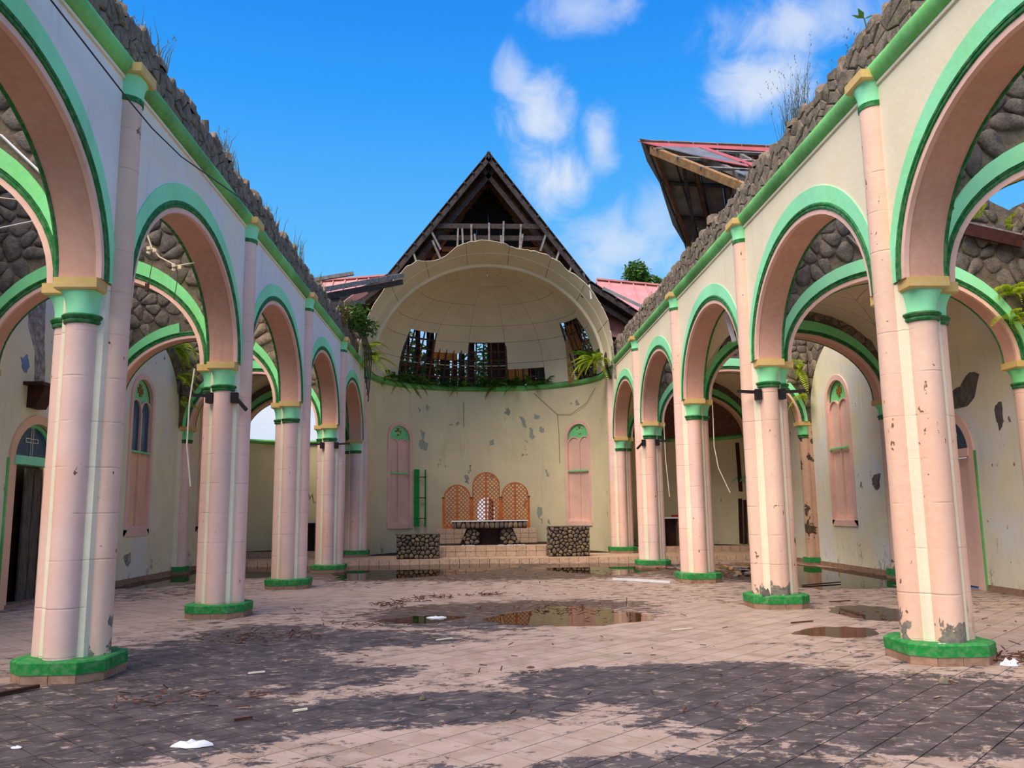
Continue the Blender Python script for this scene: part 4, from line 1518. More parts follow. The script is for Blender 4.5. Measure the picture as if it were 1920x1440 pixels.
# ---- aisle vault panels that survive
def groin(name, x0, x1, y0, y1, skip):
    xc, yc, hx, hy = (x0 + x1) / 2, (y0 + y1) / 2, (x1 - x0) / 2, (y1 - y0) / 2
    rise, z0 = 1.92, 4.22
    root = struct(name, MB().tube([(xc - hx * .97, yc - hy * .97 * (1), z0), (xc - hx * .97, yc - hy * .97, z0 + .3)], .04, 6), CEIL_TRIM)
    H = lambda t: rise * math.sqrt(max(0.0, 1 - t * t))
    for web in range(4):
        for ri, (r0, r1) in enumerate(((.0, .36), (.36, .68), (.68, 1.0))):
            for si, (s0, s1) in enumerate(((-1, 0), (0, 1))):
                if (web, ri, si) in skip or (web, ri) in skip:
                    continue
                rows = []
                for i in range(6):
                    r = r0 + .004 + (r1 - r0 - .008) * i / 5
                    row = []
                    for j in range(6):
                        q = r * (s0 + .006 + (s1 - s0 - .012) * j / 5)
                        p_, q_ = (r, q) if web == 0 else (-r, q) if web == 1 else (q, r) if web == 2 else (q, -r)
                        row.append(Vector((xc + p_ * hx, yc + q_ * hy, z0 + H(q))))
                    rows.append(row)
                obj('ceiling_panel', MB().sheet(rows, .02, lambda i, j: (0, 0, 1)), CEIL, root, smooth=40)
    return root


groin('ceiling_aisle_right', 4.76, 9.25, YP[2] + .2, YP[3] - .2, {(3, 0), (1, 0, 0)})
groin('ceiling_aisle_right_far', 4.76, 9.25, YP[4] + .2, YP[5] - .2, {})
groin('ceiling_aisle_left_far', -8.75, -4.76, YP[4] + .2, YP[5] - .2, {})
rf = MB()
for q in range(9):
    rf.bar((4.9 + q * .5, YP[2] + .3, 6.5), (4.9 + q * .5, YP[3] - .3, 6.55), .08, .14)
obj('vault_joists', rf, WOOD, bpy.data.objects['ceiling_aisle_right'])
for nm, x0, x1, a, b in (('ceiling_aisle_right', 4.8, 9.2, YP[2] + .7, YP[3]), ('ceiling_aisle_right_far', 4.8, 9.2, YP[4], YP[5]), ('ceiling_aisle_left_far', -8.7, -4.8, YP[4], YP[5])):
    obj('roof_deck', MB().box(((x0 + x1) / 2, (a + b) / 2, 6.68), (x1 - x0, b - a, .05)), DARKWOOD, bpy.data.objects[nm])

# ---- small chapels closing the aisles
for s, xc, r in ((-1, -6.72, 2.0), (1, 6.98, 2.22)):
    FC = lambda u, z, d, xc=xc, r=r: (xc + (r + d) * math.sin(u), YP[5] + .2 + (r + d) * math.cos(u), z)
    mb = MB()
    wall_surface(mb, FC, -PI / 2, PI / 2, 0, 4.12, [], .25, step=.12)
    w = struct('wall_chapel_' + SIDE[s], mb, APSE, smooth=40)
    cm = MB()
    pf = [(0, 4.10), (-.07, 4.13), (-.09, 4.2), (-.03, 4.26), (.25, 4.26), (.25, 4.1)]
    cm.loft([[FC(-PI / 2 + PI * i / 24, z, d) for d, z in pf] for i in range(25)], True, True, True)
    struct('trim_%d' % (4 if s < 0 else 5), cm, CORNICE, smooth=40)
    mb = MB().box((xc, YP[5] + .9, STEP_Z + .09), (2 * r + .1, 1.9, .18))
    st = struct('floor_chapel_' + SIDE[s], MB().box((xc, YP[5] + 1.0, STEP_Z + .08), (2 * r - .05, 2.0, .17)), SLAB)
    n = int(2 * r / .31)
    for k in range(n):
        x = xc - r + .16 + k * (2 * r / n)
        obj('tile', MB().box((x, YP[5] + .0, STEP_Z + .085), (2 * r / n - .012, .03, .165)), STEPTILE, st)
        obj('tile', MB().box((x, YP[5] + .16, STEP_Z + .175), (2 * r / n - .012, .29, .02)), STEPTILE, st)
    if s > 0:
        dm = MB()
        rows = [[Vector((xc + r * math.cos(ph) * math.sin(al), YP[5] + .2 + r * math.cos(ph) * math.cos(al), 4.26 + 1.75 * math.sin(ph))) for ph in [PI / 2 * j / 10 for j in range(11)]] for al in [-PI / 2 + PI * i / 20 for i in range(21)]]
        dm.sheet(rows, .05, lambda i, j: (rows[i][j] - Vector((xc, YP[5] + .2, 4.2))).normalized())
        struct('ceiling_chapel_right', dm, CHAPEL_DOME, smooth=50)
    # little altar table at the back of each chapel
    ta = thing('side_altar', 'small dark side altar in the %s chapel' % SIDE[s], 'altar', (xc + (.4 if s < 0 else -.55), YP[5] + 1.15, STEP_Z + .17))
    bx = ta.location
    obj('tabletop', MB().box((bx.x, bx.y, 1.30), (1.5, .5, .05)), WHITE, ta)
    obj('stone_front', MB().box((bx.x - .45, bx.y, .80), (.42, .4, .95)), COBBLE, ta)
    obj('stone_front', MB().box((bx.x + .45, bx.y, .80), (.42, .4, .95)), COBBLE, ta)
    obj('dark_back', MB().box((bx.x, bx.y + .15, .8), (.5, .06, .95)), DARKWOOD, ta)
    if s > 0:
        loose('red_box', 'small red box lying on the right chapel altar', 'box', MB().box((bx.x + .25, bx.y - .05, 1.365), (.34, .22, .08)), plain('red_paint', (150, 40, 34), .6), (bx.x + .25, bx.y - .05, 1.325))

# ---- sanctuary steps
def tiled_step(name, label, x0, x1, y0, y1, z0, z1, rows, tw):
    t = thing(name, label, 'step', ((x0 + x1) / 2, (y0 + y1) / 2, z0))
    obj('core', MB().box(((x0 + x1) / 2, (y0 + y1) / 2, (z0 + z1) / 2 - .005), (x1 - x0 - .04, y1 - y0 - .04, z1 - z0 - .02)), SLAB, t)
    n = int(round((x1 - x0) / tw))
    hz = (z1 - z0) / rows
    for r in range(rows):
        sh = .5 if r % 2 else 0
        for k in range(n):
            w_ = (x1 - x0) / n
            obj('tile', MB().box((x0 + (k + .5) * w_, y0, z0 + (r + .5) * hz), (w_ - .010, .03, hz - .010)), STEPTILE, t, loc=(0, 0, 0))
    m = int(round((y1 - y0) / .31))
    for k in range(n):
        for j in range(min(m, 3)):
            obj('tile', MB().box((x0 + (k + .5) * (x1 - x0) / n, y0 + (j + .5) * .31 + .01, z1 - .01), ((x1 - x0) / n - .010, .30, .02)), STEPTILE, t)
    for sx in (x0, x1):
        for r in range(rows):
            for j in range(min(m, 4)):
                obj('tile', MB().box((sx, y0 + .02 + (j + .5) * .31, z0 + (r + .5) * hz), (.03, .30, hz - .01)), STEPTILE, t)
    return t


tiled_step('altar_step', 'broad low tiled step carrying the stone altar', -2.1, 2.15, 27.6, 31.4, STEP_Z, .49, 2, .33)
tiled_step('altar_step', 'upper tiled dais carrying the wooden lattice screen', -1.85, 1.72, 30.45, 32.4, .48, 1.0, 3, .30)

# ---- stone altar
al = thing('stone_altar', 'cobble-faced altar table with thin white top before the lattice screen', 'altar', (0, 29, .49))
obj('slab_core', MB().box((0, 29.0, 1.15), (2.50, .72, .23)), MORTAR_DK, al)
obj('top_slab', MB().box((0, 28.98, 1.285), (2.60, .84, .03)), WHITE, al)
stones(al, lambda u, v, d: (u, 28.63 + d, v), (-1.27, 1.27, 1.035, 1.265), (.16, .23), None, COBBLE, h=.05, gap=.012, chaikin=True, seed=5, jit=.35)
for sg in (-1, 1):
    pl_ = [(sg * .36, .49), (sg * 1.02, .49), (sg * .78, 1.04), (sg * .34, 1.04)]
    obj('leg', MB().prism(pl_, lambda u, v, d: (u, 28.78 + d, v), 0, .5), MORTAR_DK, al)
    ok = lambda u, v, sg=sg: .36 < abs(u) < 1.0 - (v - .49) * .42 and u * sg > 0
    stones(al, lambda u, v, d: (u, 28.77 + d, v), (-1.05, 1.05, .5, 1.03), (.19, .15), ok, COBBLE, h=.05, gap=.012, chaikin=True, seed=6 + sg, jit=.7)
obj('recess', MB().box((0, 29.15, .76), (.75, .05, .54)), DARKWOOD, al)


def pedestal(label, x0, x1, y0, y1, z0, z1, seed):
    t = thing('cobble_pedestal', label, 'pedestal', ((x0 + x1) / 2, (y0 + y1) / 2, z0))
    obj('body', MB().box(((x0 + x1) / 2, (y0 + y1) / 2, (z0 + z1) / 2), (x1 - x0 - .06, y1 - y0 - .06, z1 - z0)), MORTAR_DK, t)
    stones(t, lambda u, v, d: (u, y0 + .03 + d, v), (x0 + .01, x1 - .01, z0, z1), (.15, .12), None, COBBLE, h=.045, gap=.012, chaikin=True, seed=seed)
    sx, sg = (x1, 1) if x1 < 0 else (x0, -1)
    stones(t, lambda u, v, d: (sx - sg * (.03 + d), u, v), (y0, y1, z0, z1), (.15, .12), None, COBBLE, h=.045, gap=.012, chaikin=True, seed=seed + 1)
    obj('top_slab', MB().box(((x0 + x1) / 2, (y0 + y1) / 2, z1 + .012), (x1 - x0 + .02, y1 - y0, .03)), MORTAR, t)


pedestal('cobble-faced pedestal at the left end of the altar step', -2.97, -1.63, 26.72, 27.25, STEP_Z, .91, 41)
pedestal('taller cobble-faced pedestal at the right end of the altar step', 1.85, 3.18, 26.92, 27.45, STEP_Z, 1.09, 43)

# ---- wooden lattice screen of three arched leaves
scn = thing('lattice_screen', 'varnished wooden altar screen of three arched lattice leaves', 'screen', (0, 31.2, 1.0))
SY = 31.2
FS = lambda u, v, d: (u, SY + d, v)
for (x0, x1, zt_) in ((-1.66, -.66, 2.60), (-.60, .42, 3.05), (.48, 1.48, 2.67)):
    hw = (x1 - x0) / 2
    xc = (x0 + x1) / 2
    zs_ = zt_ - hw * .98
    e = lambda k: [(xc - hw + k, 1.0)] + ell(xc, hw - k, zs_, (zt_ - zs_) - k, 20) + [(xc + hw - k, 1.0)]
    lf = obj('leaf_frame', MB().ringprism(e(.05), e(0), FS, -.025, .025), SCREEN, scn, smooth=40)
    obj('stile', MB().bar((xc, SY - .02, 1.0), (xc, SY - .02, zt_ - .03), .075, .03, (0, 1, 0)), SCREEN, lf)
    obj('bottom_rail', MB().box((xc, SY - .01, 1.05), (2 * hw - .08, .035, .09)), SCREEN, lf)

    def inside(x, z):
        if abs(x - xc) > hw - .03 or z < 1.03:
            return False
        if z <= zs_:
            return True
        return ((x - xc) / (hw - .03)) ** 2 + ((z - zs_) / (zt_ - zs_ - .03)) ** 2 < 1
    for sg in (-1, 1):
        c = -4.0
        while c < 4.0:
            a = b = None
            for q in range(240):
                x = x0 + (x1 - x0) * q / 239
                z = 1.9 + c + sg * (x - xc)
                if inside(x, z):
                    if a is None:
                        a = (x, z)
                    b = (x, z)
            if a and b and abs(b[0] - a[0]) > .06:
                obj('lattice_slat', MB().bar((a[0], SY + .008 * sg, a[1]), (b[0], SY + .008 * sg, b[1]), .034, .014, (0, 1, 0)), SCREEN, lf)
            c += .150
    # little pierced bosses where slats cross give the quatrefoil look
    bo = MB()
    for i in range(-12, 13):
        for j in range(-4, 30):
            x, z = xc + .075 * i, 1.9 + .075 * j - .9
            if (i + j) % 2 == 0 and inside(x, z):
                pass
for x, zt_ in ((-1.68, 2.10), (-.63, 2.10), (.45, 2.10), (1.50, 2.12)):
    obj('post', MB().bar((x, SY, 1.0), (x, SY, zt_), .07 if abs(x) < 1 else .05, .06, (0, 1, 0)), SCREEN, scn)
    obj('finial', MB().box((x, SY, zt_ + .02), (.10, .08, .04)), DARKWOOD, scn)

# ---- green shutter leaf hanging off the left apse window
gs = thing('green_shutter', 'bright green broken shutter leaf with three rungs beside left apse window', 'shutter', FA(-2.95, 1.1, -.1))
GSM = plain('shutter_green', (20, 150, 52), .6, .12)
obj('plank', MB().bar(FA(-2.98, 1.08, -.14), FA(-2.98, 3.22, -.14), .20, .04, (0, -1, 0)), GSM, gs)
obj('stile', MB().bar(FA(-2.60, 1.06, -.16), FA(-2.60, 3.22, -.16), .06, .04, (0, -1, 0)), GSM, gs)
for z in (1.38, 2.15, 2.93):
    obj('rung', MB().bar(FA(-3.0, z, -.15), FA(-2.58, z, -.17), .07, .03, (0, 0, 1)), DARKWOOD, gs)

# ================================================================== plants
def leaf_quad(mb, p, d, up, L, w):
    d = Vector(d).normalized()
    s_ = d.cross(Vector(up))
    if s_.length < 1e-4:
        s_ = Vector((1, 0, 0))
    s_.normalize()
    p = Vector(p)
    mb.add([p, p + d * L * .45 + s_ * w / 2, p + d * L, p + d * L * .45 - s_ * w / 2], [(0, 1, 2, 3)])


def frond_mesh(name, mat, L, rise, droop, n, wl):
    mb = MB()
    pts = []
    for i in range(n + 1):
        t = i / n
        pts.append(Vector((L * t * (1 - .25 * t * droop), 0, rise * math.sin(t * PI * .6) - droop * L * .75 * t * t)))
    mb.tube(pts, [.006 * (1 - .8 * i / n) for i in range(n + 1)], 3)
    for i in range(1, n + 1):
        t = i / n
        l = wl * (math.sin(PI * min(1, t * .9 + .12)) ** .7) + .01
        d = (pts[i] - pts[i - 1]).normalized()
        for sg in (-1, 1):
            leaf_quad(mb, pts[i], d * .45 + Vector((0, sg, -.12)), (0, 0, 1), l, L / n * 1.25)
    me = bpy.data.meshes.new(name)
    me.from_pydata([tuple(v) for v in mb.v], [], mb.f)
    me.materials.append(mat)
    return me


FR = {m.name: [frond_mesh('frond', m, .62, .16, .55, 15, .10), frond_mesh('frond', m, .5, .22, .9, 13, .09), frond_mesh('frond', m, .75, .05, .75, 17, .11)] for m in (FERN, FERN_Y)}


def fern(label, loc, n, size, out, mat=FERN, spread=1.5, group=None, tilt=0.0):
    """out: direction angle the clump leans towards"""
    t = thing('fern', label, 'fern', loc, group)
    r = random.Random(int(loc[0] * 977 + loc[1] * 131 + loc[2] * 17))
    for k in range(n):
        o = bpy.data.objects.new('frond', FR[mat.name][r.randrange(3)])
        C.objects.link(o)
        o.parent = t
        a = out + spread * (2 * r.random() - 1)
        sc = size * (.65 + .6 * r.random())
        o.scale = (sc, sc, sc)
        o.rotation_euler = (r.uniform(-.3, .3), tilt + r.uniform(-.7, .25), a)
        o.location = (r.uniform(-.08, .08), r.uniform(-.08, .08), r.uniform(-.02, .03))
    return t


fi = 0
for u, sz, n, lab in ((-4.55, .75, 12, 'dark fern on the apse ledge nearest the left dome edge'), (-4.1, .95, 15, 'dense fern on the apse ledge above the left apse window'),
                      (-3.55, 1.0, 16, 'large drooping fern on the apse ledge just right of left apse window'), (-2.95, .85, 13, 'bushy fern on the apse ledge under the plywood gap'),
                      (-2.3, .7, 10, 'small fern on the apse ledge, fourth gap from the left'), (-1.65, .8, 12, 'fern with hanging tip on the ledge left of the screen'),
                      (-.9, .75, 11, 'fern on the ledge over the left lattice leaf'), (-.2, .95, 14, 'drooping fern on the ledge above the middle lattice leaf'),
                      (.5, .9, 13, 'thick fern on the ledge above the right lattice leaf'), (1.2, 1.05, 15, 'biggest ledge fern below the right plywood scrap'),
                      (1.85, .9, 13, 'fern on the ledge spilling below the right plywood scrap'), (2.45, .8, 11, 'last dark fern on the ledge before the bare green stretch')):
    p = FA(u, 6.56, .05)
    x, y, nx, ny = apse_xy(u)
    fern(lab, p, int(n * 1.6), sz * 1.25, math.atan2(-ny, -nx), FERN, 1.9)
    # fronds standing behind the ledge as well
fern('bright yellow-green fern on the left end of the apse ledge by the fifth pillar', (-3.95, 28.0, 6.75), 22, 1.25, -.9, FERN_Y, 1.6, tilt=.25)
fern('bright fern tuft above the bright left corner fern', (-4.1, 27.6, 7.0), 12, .9, -.6, FERN_Y, 1.6)
fern('big bright fern at the right end of the apse ledge', (3.75, 28.6, 6.75), 24, 1.25, -2.4, FERN_Y, 1.6, tilt=.2)
fern('dark fern rising against the right dome edge', (3.75, 29.6, 6.9), 18, 1.2, -2.3, FERN, 1.8, tilt=-.4)
fern('thin fern sprig in front of the left dome edge', (-4.02, 28.6, 7.35), 7, .8, -.2, FERN_Y, .8)
fern('fern clump in the masonry of the left outer wall, upper of two', (-8.62, 22.9, 6.1), 16, 1.1, -.3, FERN_Y, 1.6, tilt=.3)
fern('fern clump low in the masonry notch of left outer wall', (-8.6, 23.1, 5.35), 13, .9, -.4, FERN_Y, 1.5, tilt=.3)
fern('little fern just over the left half column at the notch', (-8.55, 23.35, 4.7), 10, .7, -.4, FERN_Y, 1.5, tilt=.2)
fern('fern on the masonry over the second aisle window of left side', (-8.70, 20.3, 6.45), 12, .9, -.3, FERN_Y, 1.5)
fern('bright fern in the right outer wall notch, upper', (9.0, 23.6, 5.6), 15, 1.1, PI, FERN_Y, 1.6, tilt=.2)
fern('bright fern in the right outer wall notch, lower', (9.0, 23.6, 4.75), 15, 1.0, PI, FERN_Y, 1.6, tilt=.2)
fern('fern hanging where right cross wall meets the outer wall', (8.9, 13.72, 5.2), 13, .9, -2.0, FERN_Y, 1.6, tilt=.3)
fern('low fern sprouting beside the right near half column', (8.85, 13.72, 4.75), 12, .85, -2.2, FERN_Y, 1.5, tilt=.2)
fern('fern tuft standing on the timber ledge of right cross wall', (8.35, 13.75, 6.55), 9, .75, -1.6, FERN_Y, 1.5, tilt=-.6)
fern('fern tuft at the outer end of the right timber ledge', (9.0, 13.8, 6.35), 7, .6, -1.8, FERN_Y, 1.2, tilt=-.6)


def grass(label, loc, n, h, spread, group=None):
    r = random.Random(int(loc[1] * 311 + loc[0] * 7))
    mb = MB()
    for k in range(n):
        b = Vector(loc) + Vector((r.uniform(-.1, .1), r.uniform(-spread, spread), -.05))
        hh = h * (.45 + .7 * r.random())
        lean = Vector((r.uniform(-.35, .35), r.uniform(-.35, .35), 0)) * hh
        w = Vector((.004, .004, 0))
        m = b + lean * .35 + Vector((0, 0, hh * .6))
        e = b + lean + Vector((0, 0, hh))
        mb.add([b - w * 1.5, b + w * 1.5, m + w, m - w], [(0, 1, 2, 3)])
        mb.add([m - w, m + w, e], [(0, 1, 2)])
        if r.random() < .35:
            for q in range(4):
                leaf_quad(mb, e - (e - m) * .12 * q, (r.uniform(-1, 1), r.uniform(-1, 1), .8), (0, 0, 1), .05, .012)
    return tag(obj('grass_tuft', mb, GRASS, None, kind='thing', recalc=False, loc=loc), label, 'grass', group)


for s, u, n, h, sp_, lab in ((-1, 8.6, 40, .35, .35, 'dry grass on the left wall head above the first pillar'), (-1, 10.0, 26, .55, .3, 'tall thin grass on the left wall head past the first pillar'),
                             (-1, 13.2, 40, .55, .5, 'dry grass on left wall head at the second pillar'), (-1, 16.2, 30, .4, .5, 'grass on the left wall head between second and third pillars'),
                             (-1, 18.6, 26, .75, .3, 'wispy tall grass on the left wall head at the third pillar'), (-1, 21.2, 40, .45, .6, 'yellow grass on the left wall head before the shrub'),
                             (1, 11.7, 90, .95, .55, 'tallest grass clump on the right wall head'), (1, 9.8, 26, .3, .4, 'short grass on the right wall head at the first pillar'),
                             (1, 14.0, 40, .35, .6, 'dry grass on the right wall head at the second pillar'), (1, 17.5, 30, .3, .7, 'dry grass on right wall head below the red gable'),
                             (1, 22.8, 30, .3, .6, 'grass on the far right wall head by the torn roof')):
    grass(lab, (s * 4.45, u, hat(u, s)), n, h, sp_)


def foliage(mb, c, rad, n, r, size):
    for k in range(n):
        d = Vector((r.gauss(0, 1), r.gauss(0, 1), r.gauss(0, 1))).normalized()
        p = Vector(c) + Vector((d.x * rad[0], d.y * rad[1], d.z * rad[2])) * (r.random() ** .4)
        dd = Vector((r.uniform(-1, 1), r.uniform(-1, 1), r.uniform(-.8, .4)))
        leaf_quad(mb, p, dd, (r.uniform(-1, 1), r.uniform(-1, 1), 1), size * (.6 + .8 * r.random()), size * .5)


def tree(label, x, y, zb, blobs, mat, size=.30, dens=420, name='tree', cat='tree', trunk=.16):
    r = random.Random(int(x * 37 + y * 11))
    t = thing(name, label, cat, (x, y, zb))
    mb = MB()
    tops = []
    for (bx, by, bz, rx, rz) in blobs:
        foliage(mb, (x + bx, y + by, bz), (rx, rx, rz), int(dens * rx * rz * 2.2), r, size)
        tops.append((x + bx, y + by, bz))
    obj('foliage', mb, mat, t, recalc=False)
    tm = MB()
    zt_ = min(b[2] for b in tops)
    tm.tube([(x, y, zb), (x + .1, y, zb + (zt_ - zb) * .5), (x, y, zt_)], [trunk, trunk * .85, trunk * .6], 7)
    obj('trunk', tm, WOOD, t, smooth=60)
    bm_ = MB()
    for p in tops:
        bm_.tube([(x, y, zt_ - .2), ((x + p[0]) / 2 + .1, (y + p[1]) / 2, (zt_ + p[2]) / 2), p], [trunk * .5, trunk * .35, trunk * .12], 5)
    obj('branches', bm_, WOOD, t, smooth=60)
    return t


tree('round-crowned green tree rising behind the right chapel roof', 8.75, 45, -.2, ((-.2, 0, 14.6, .75, .8), (.55, 0, 14.0, .8, .6), (-.4, .2, 13.6, .9, .7), (1.0, 0, 13.5, .55, .45)), LEAF_L, .24, 900)
tree('small pale treetop just left of the round-crowned tree', 6.9, 46, -.2, ((0, 0, 14.0, .55, .45), (.5, 0, 13.7, .5, .35)), LEAF_L, .22, 700)
tree('dark tree behind the apse seen through the left dome gap', -4.2, 38, -.2, ((0, 0, 8.2, 2.0, 1.8), (-1.2, .5, 9.0, 1.3, 1.2), (1.2, 0, 7.4, 1.5, 1.6)), LEAF, .34, 210)
tree('dark tree behind the apse seen through the middle dome gap', .2, 43, -.2, ((0, 0, 8.4, 1.8, 1.9), (1.6, .5, 9.0, 1.4, 1.2), (-1.2, 0, 7.2, 1.3, 1.5)), LEAF, .34, 200)
tree('dark tree behind the apse seen through the right dome gap', 4.4, 39, -.2, ((0, 0, 8.4, 1.9, 1.9), (-1.5, .5, 9.0, 1.3, 1.2), (1.0, 0, 7.2, 1.5, 1.5)), LEAF, .34, 230)
tree('leafy light-green shrub growing from the end of left arcade head', -4.45, 25.6, 7.2, ((.25, 0, 7.75, .5, .45), (.55, .4, 7.45, .4, .3), (.1, -.4, 7.6, .4, .35)), LEAF_L, .16, 900, 'shrub', 'shrub', .03)
tree('yellowish weed clump on left arcade head before the shrub', -4.5, 24.2, 7.2, ((.15, 0, 7.45, .28, .4),), GRASS, .12, 1500, 'weed', 'weed', .015)
hang = MB()
for q in range(5):
    hang.tube([(-4.1 + .03 * q, 26.0 + .1 * q, 7.3), (-3.95 + .04 * q, 26.3 + .12 * q, 6.7), (-3.98 + .03 * q, 26.5, 5.9 - .2 * q)], .018, 5)
tag(obj('hanging_root', hang, WOOD, None, smooth=60, kind='thing', loc=(-4.0, 26.2, 6.6)), 'bundle of grey roots hanging from the shrub over the last left arch', 'root')
sp = thing('sapling', 'tiny two-leaved sapling on the right wall head', 'plant', (4.42, 9.25, hat(9.25, 1)))
sm_ = MB()
b0 = Vector((4.42, 9.25, hat(9.25, 1) - .05))
sm_.tube([b0, b0 + Vector((-.03, 0, .2))], .008, 5)
obj('stem', sm_, LEAF_L, sp)
for a in (0.3, 2.6, 4.2):
    l_ = MB()
    leaf_quad(l_, b0 + Vector((-.03, 0, .2)), (math.cos(a), math.sin(a) * .4, .4), (0, 0, 1), .16, .07)
    obj('leaf', l_, LEAF_L, sp, recalc=False)

# ================================================================== water and litter on the floor
def puddle(label, pts, seed, z=.0035):
    r = random.Random(seed)
    n = 72
    cx = sum(p[0] for p in pts) / len(pts); cyy = sum(p[1] for p in pts) / len(pts)
    vs = []
    m = len(pts)
    for k in range(n):
        t = k / n * m
        i = int(t) % m
        f = t - int(t)
        p0, p1, p2, p3 = (pts[(i - 1) % m], pts[i], pts[(i + 1) % m], pts[(i + 2) % m])
        q = []
        for c in (0, 1):
            q.append(.5 * (2 * p1[c] + (p2[c] - p0[c]) * f + (2 * p0[c] - 5 * p1[c] + 4 * p2[c] - p3[c]) * f * f + (3 * p1[c] - p0[c] - 3 * p2[c] + p3[c]) * f ** 3))
        am = 2.0 if seed in (6, 7, 8) else 1.0
        w = 1 + .12 * am * noise.noise((q[0] * 2.1, q[1] * 2.1, seed)) + .09 * am * noise.noise((q[0] * 6, q[1] * 6, seed))
        vs.append((cx + (q[0] - cx) * w, cyy + (q[1] - cyy) * w, z))
    mb = MB().add(vs, [tuple(range(n))])
    o = obj('puddle', mb, WATER, None, kind='thing', recalc=False, loc=(cx, cyy, z))
    tag(o, label, 'puddle')


puddle('brown puddle in the middle of the nave floor', [(-.35, 12.9), (.4, 12.1), (1.4, 12.1), (2.25, 12.7), (2.0, 13.6), (1.05, 14.6), (.5, 13.9), (.0, 13.5)], 1)
puddle('wide still pool along the left half of the sanctuary step', [(-4.0, 22.0), (-3.6, 20.6), (-2.4, 21.0), (-.8, 22.4), (.6, 24.6), (.5, 26.3), (-2, 26.4), (-3.8, 26.4), (-4.6, 25.0)], 2)
puddle('brown pool before the right half of the sanctuary step', [(1.2, 24.5), (1.8, 22.6), (3.0, 21.2), (4.2, 22.4), (4.9, 23.6), (4.4, 25.6), (2.6, 25.9)], 3)
puddle('shallow pool along the left outer wall', [(-8.6, 19.6), (-7.9, 19.3), (-6.6, 21.2), (-5.4, 23.0), (-5.0, 26.2), (-6.8, 26.4), (-8.6, 26.2), (-8.65, 22.8)], 4)
puddle('brown wet pool in the right aisle by the window', [(6.2, 17.2), (7.8, 17.0), (9.1, 18.6), (9.1, 22), (8.4, 24.8), (6.6, 24.6), (6.1, 21)], 5)
puddle('small damp patch by the second right pillar', [(5.2, 12.2), (5.9, 12.0), (6.3, 12.9), (5.9, 13.9), (5.2, 13.4)], 6)
puddle('small wet triangle before the first right pillar', [(3.7, 10.9), (4.3, 10.5), (4.9, 11.2), (4.3, 11.5)], 7)
puddle('dark wet streak left of the middle puddle', [(-1.9, 13.0), (-1.2, 12.6), (-.6, 13.2), (-1.2, 13.5)], 8)


def litter(label, c, rx, ry, n, seed, mat=DRYLEAF, L=.075):
    r = random.Random(seed)
    mb = MB()
    for k in range(n):
        a = r.random() * 2 * PI
        q = r.random() ** .7
        p = Vector((c[0] + rx * q * math.cos(a), c[1] + ry * q * math.sin(a), .012 + .03 * r.random()))
        d = Vector((r.uniform(-1, 1), r.uniform(-1, 1), r.uniform(-.1, .25)))
        if r.random() < .5:
            leaf_quad(mb, p, d, (0, 0, 1), L * (.6 + r.random()), L * .35)
        else:
            mb.bar(p, p + d.normalized() * L * (.6 + 1.4 * r.random()), .010, .008)
    o = obj('leaf_litter', mb, mat, None, kind='stuff', recalc=False, loc=(c[0], c[1], .01))
    tag(o, label, 'litter')


litter('brown leaf litter heap left of the nave centre, nearer one', (-1.95, 15.0), .30, .25, 70, 1)
litter('brown leaf litter streak beside the nearer heap', (-1.55, 15.6), .35, .2, 45, 2)
litter('brown leaf litter heap in the nave centre left, farther one', (-1.2, 16.25), .45, .25, 75, 3)
litter('brown leaf litter patch in the far middle of the nave', (-.25, 16.5), .4, .2, 55, 4)
litter('dark twigs and leaves before the second left pillar', (-3.3, 11.4), .9, .7, 110, 5)
litter('scattered leaves on the tiles beside the second left pillar', (-1.9, 12.4), .8, .5, 60, 6)
litter('leaf litter at the foot of the first left pillar', (-2.9, 7.7), .7, .5, 45, 7)
litter('leaf litter floating around the middle puddle', (.7, 14.2), 1.4, .8, 90, 8)
litter('debris strewn around the fourth right pillar', (5.2, 23.4), 1.4, 1.0, 200, 9)
litter('debris strewn around the third right pillar', (5.4, 20.6), 1.3, 1.2, 140, 10)
litter('dark crumbs behind the first right pillar', (5.1, 8.9), .5, .45, 130, 11)
litter('thin scatter of leaf bits across the near floor', (1.5, 8.2), 4.2, 2.0, 70, 12, L=.05)
litter('thin scatter of leaf bits across the mid floor', (-.5, 12.5), 4.2, 4.0, 110, 13, L=.06)
litter('thin scatter of leaf bits across the far floor', (0, 20), 4.2, 4.5, 140, 14, L=.08)
litter('thin scatter of leaf bits along the right aisle', (6.6, 12), 1.4, 4.5, 80, 15, L=.07)
r = random.Random(77)
for k in range(16):
    x, y = 5.7 + r.uniform(-.9, 1.2), 21.6 + r.uniform(-1.4, 1.6)
    a = r.random() * PI
    L = .25 + .45 * r.random()
    z = .03 + .03 * r.random()
    d = Vector((math.cos(a) * L, math.sin(a) * L, .03))
    tag(obj('broken_board', MB().bar(Vector((x, y, z)) - d / 2, Vector((x, y, z)) + d / 2, .10, .02), WOOD_TAN if k % 3 else WOOD_GREY, None, kind='thing', loc=(x, y, z)), 'broken board in the rubble between third and fourth right pillars', 'board', 'broken boards in the right aisle rubble')
tag(obj('broken_board', MB().bar((6.3, 17.4, .02), (7.3, 17.9, .03), .06, .02), DARKWOOD, None, kind='thing', loc=(6.8, 17.6, 0)), 'dark stick on the wet right aisle floor', 'stick')


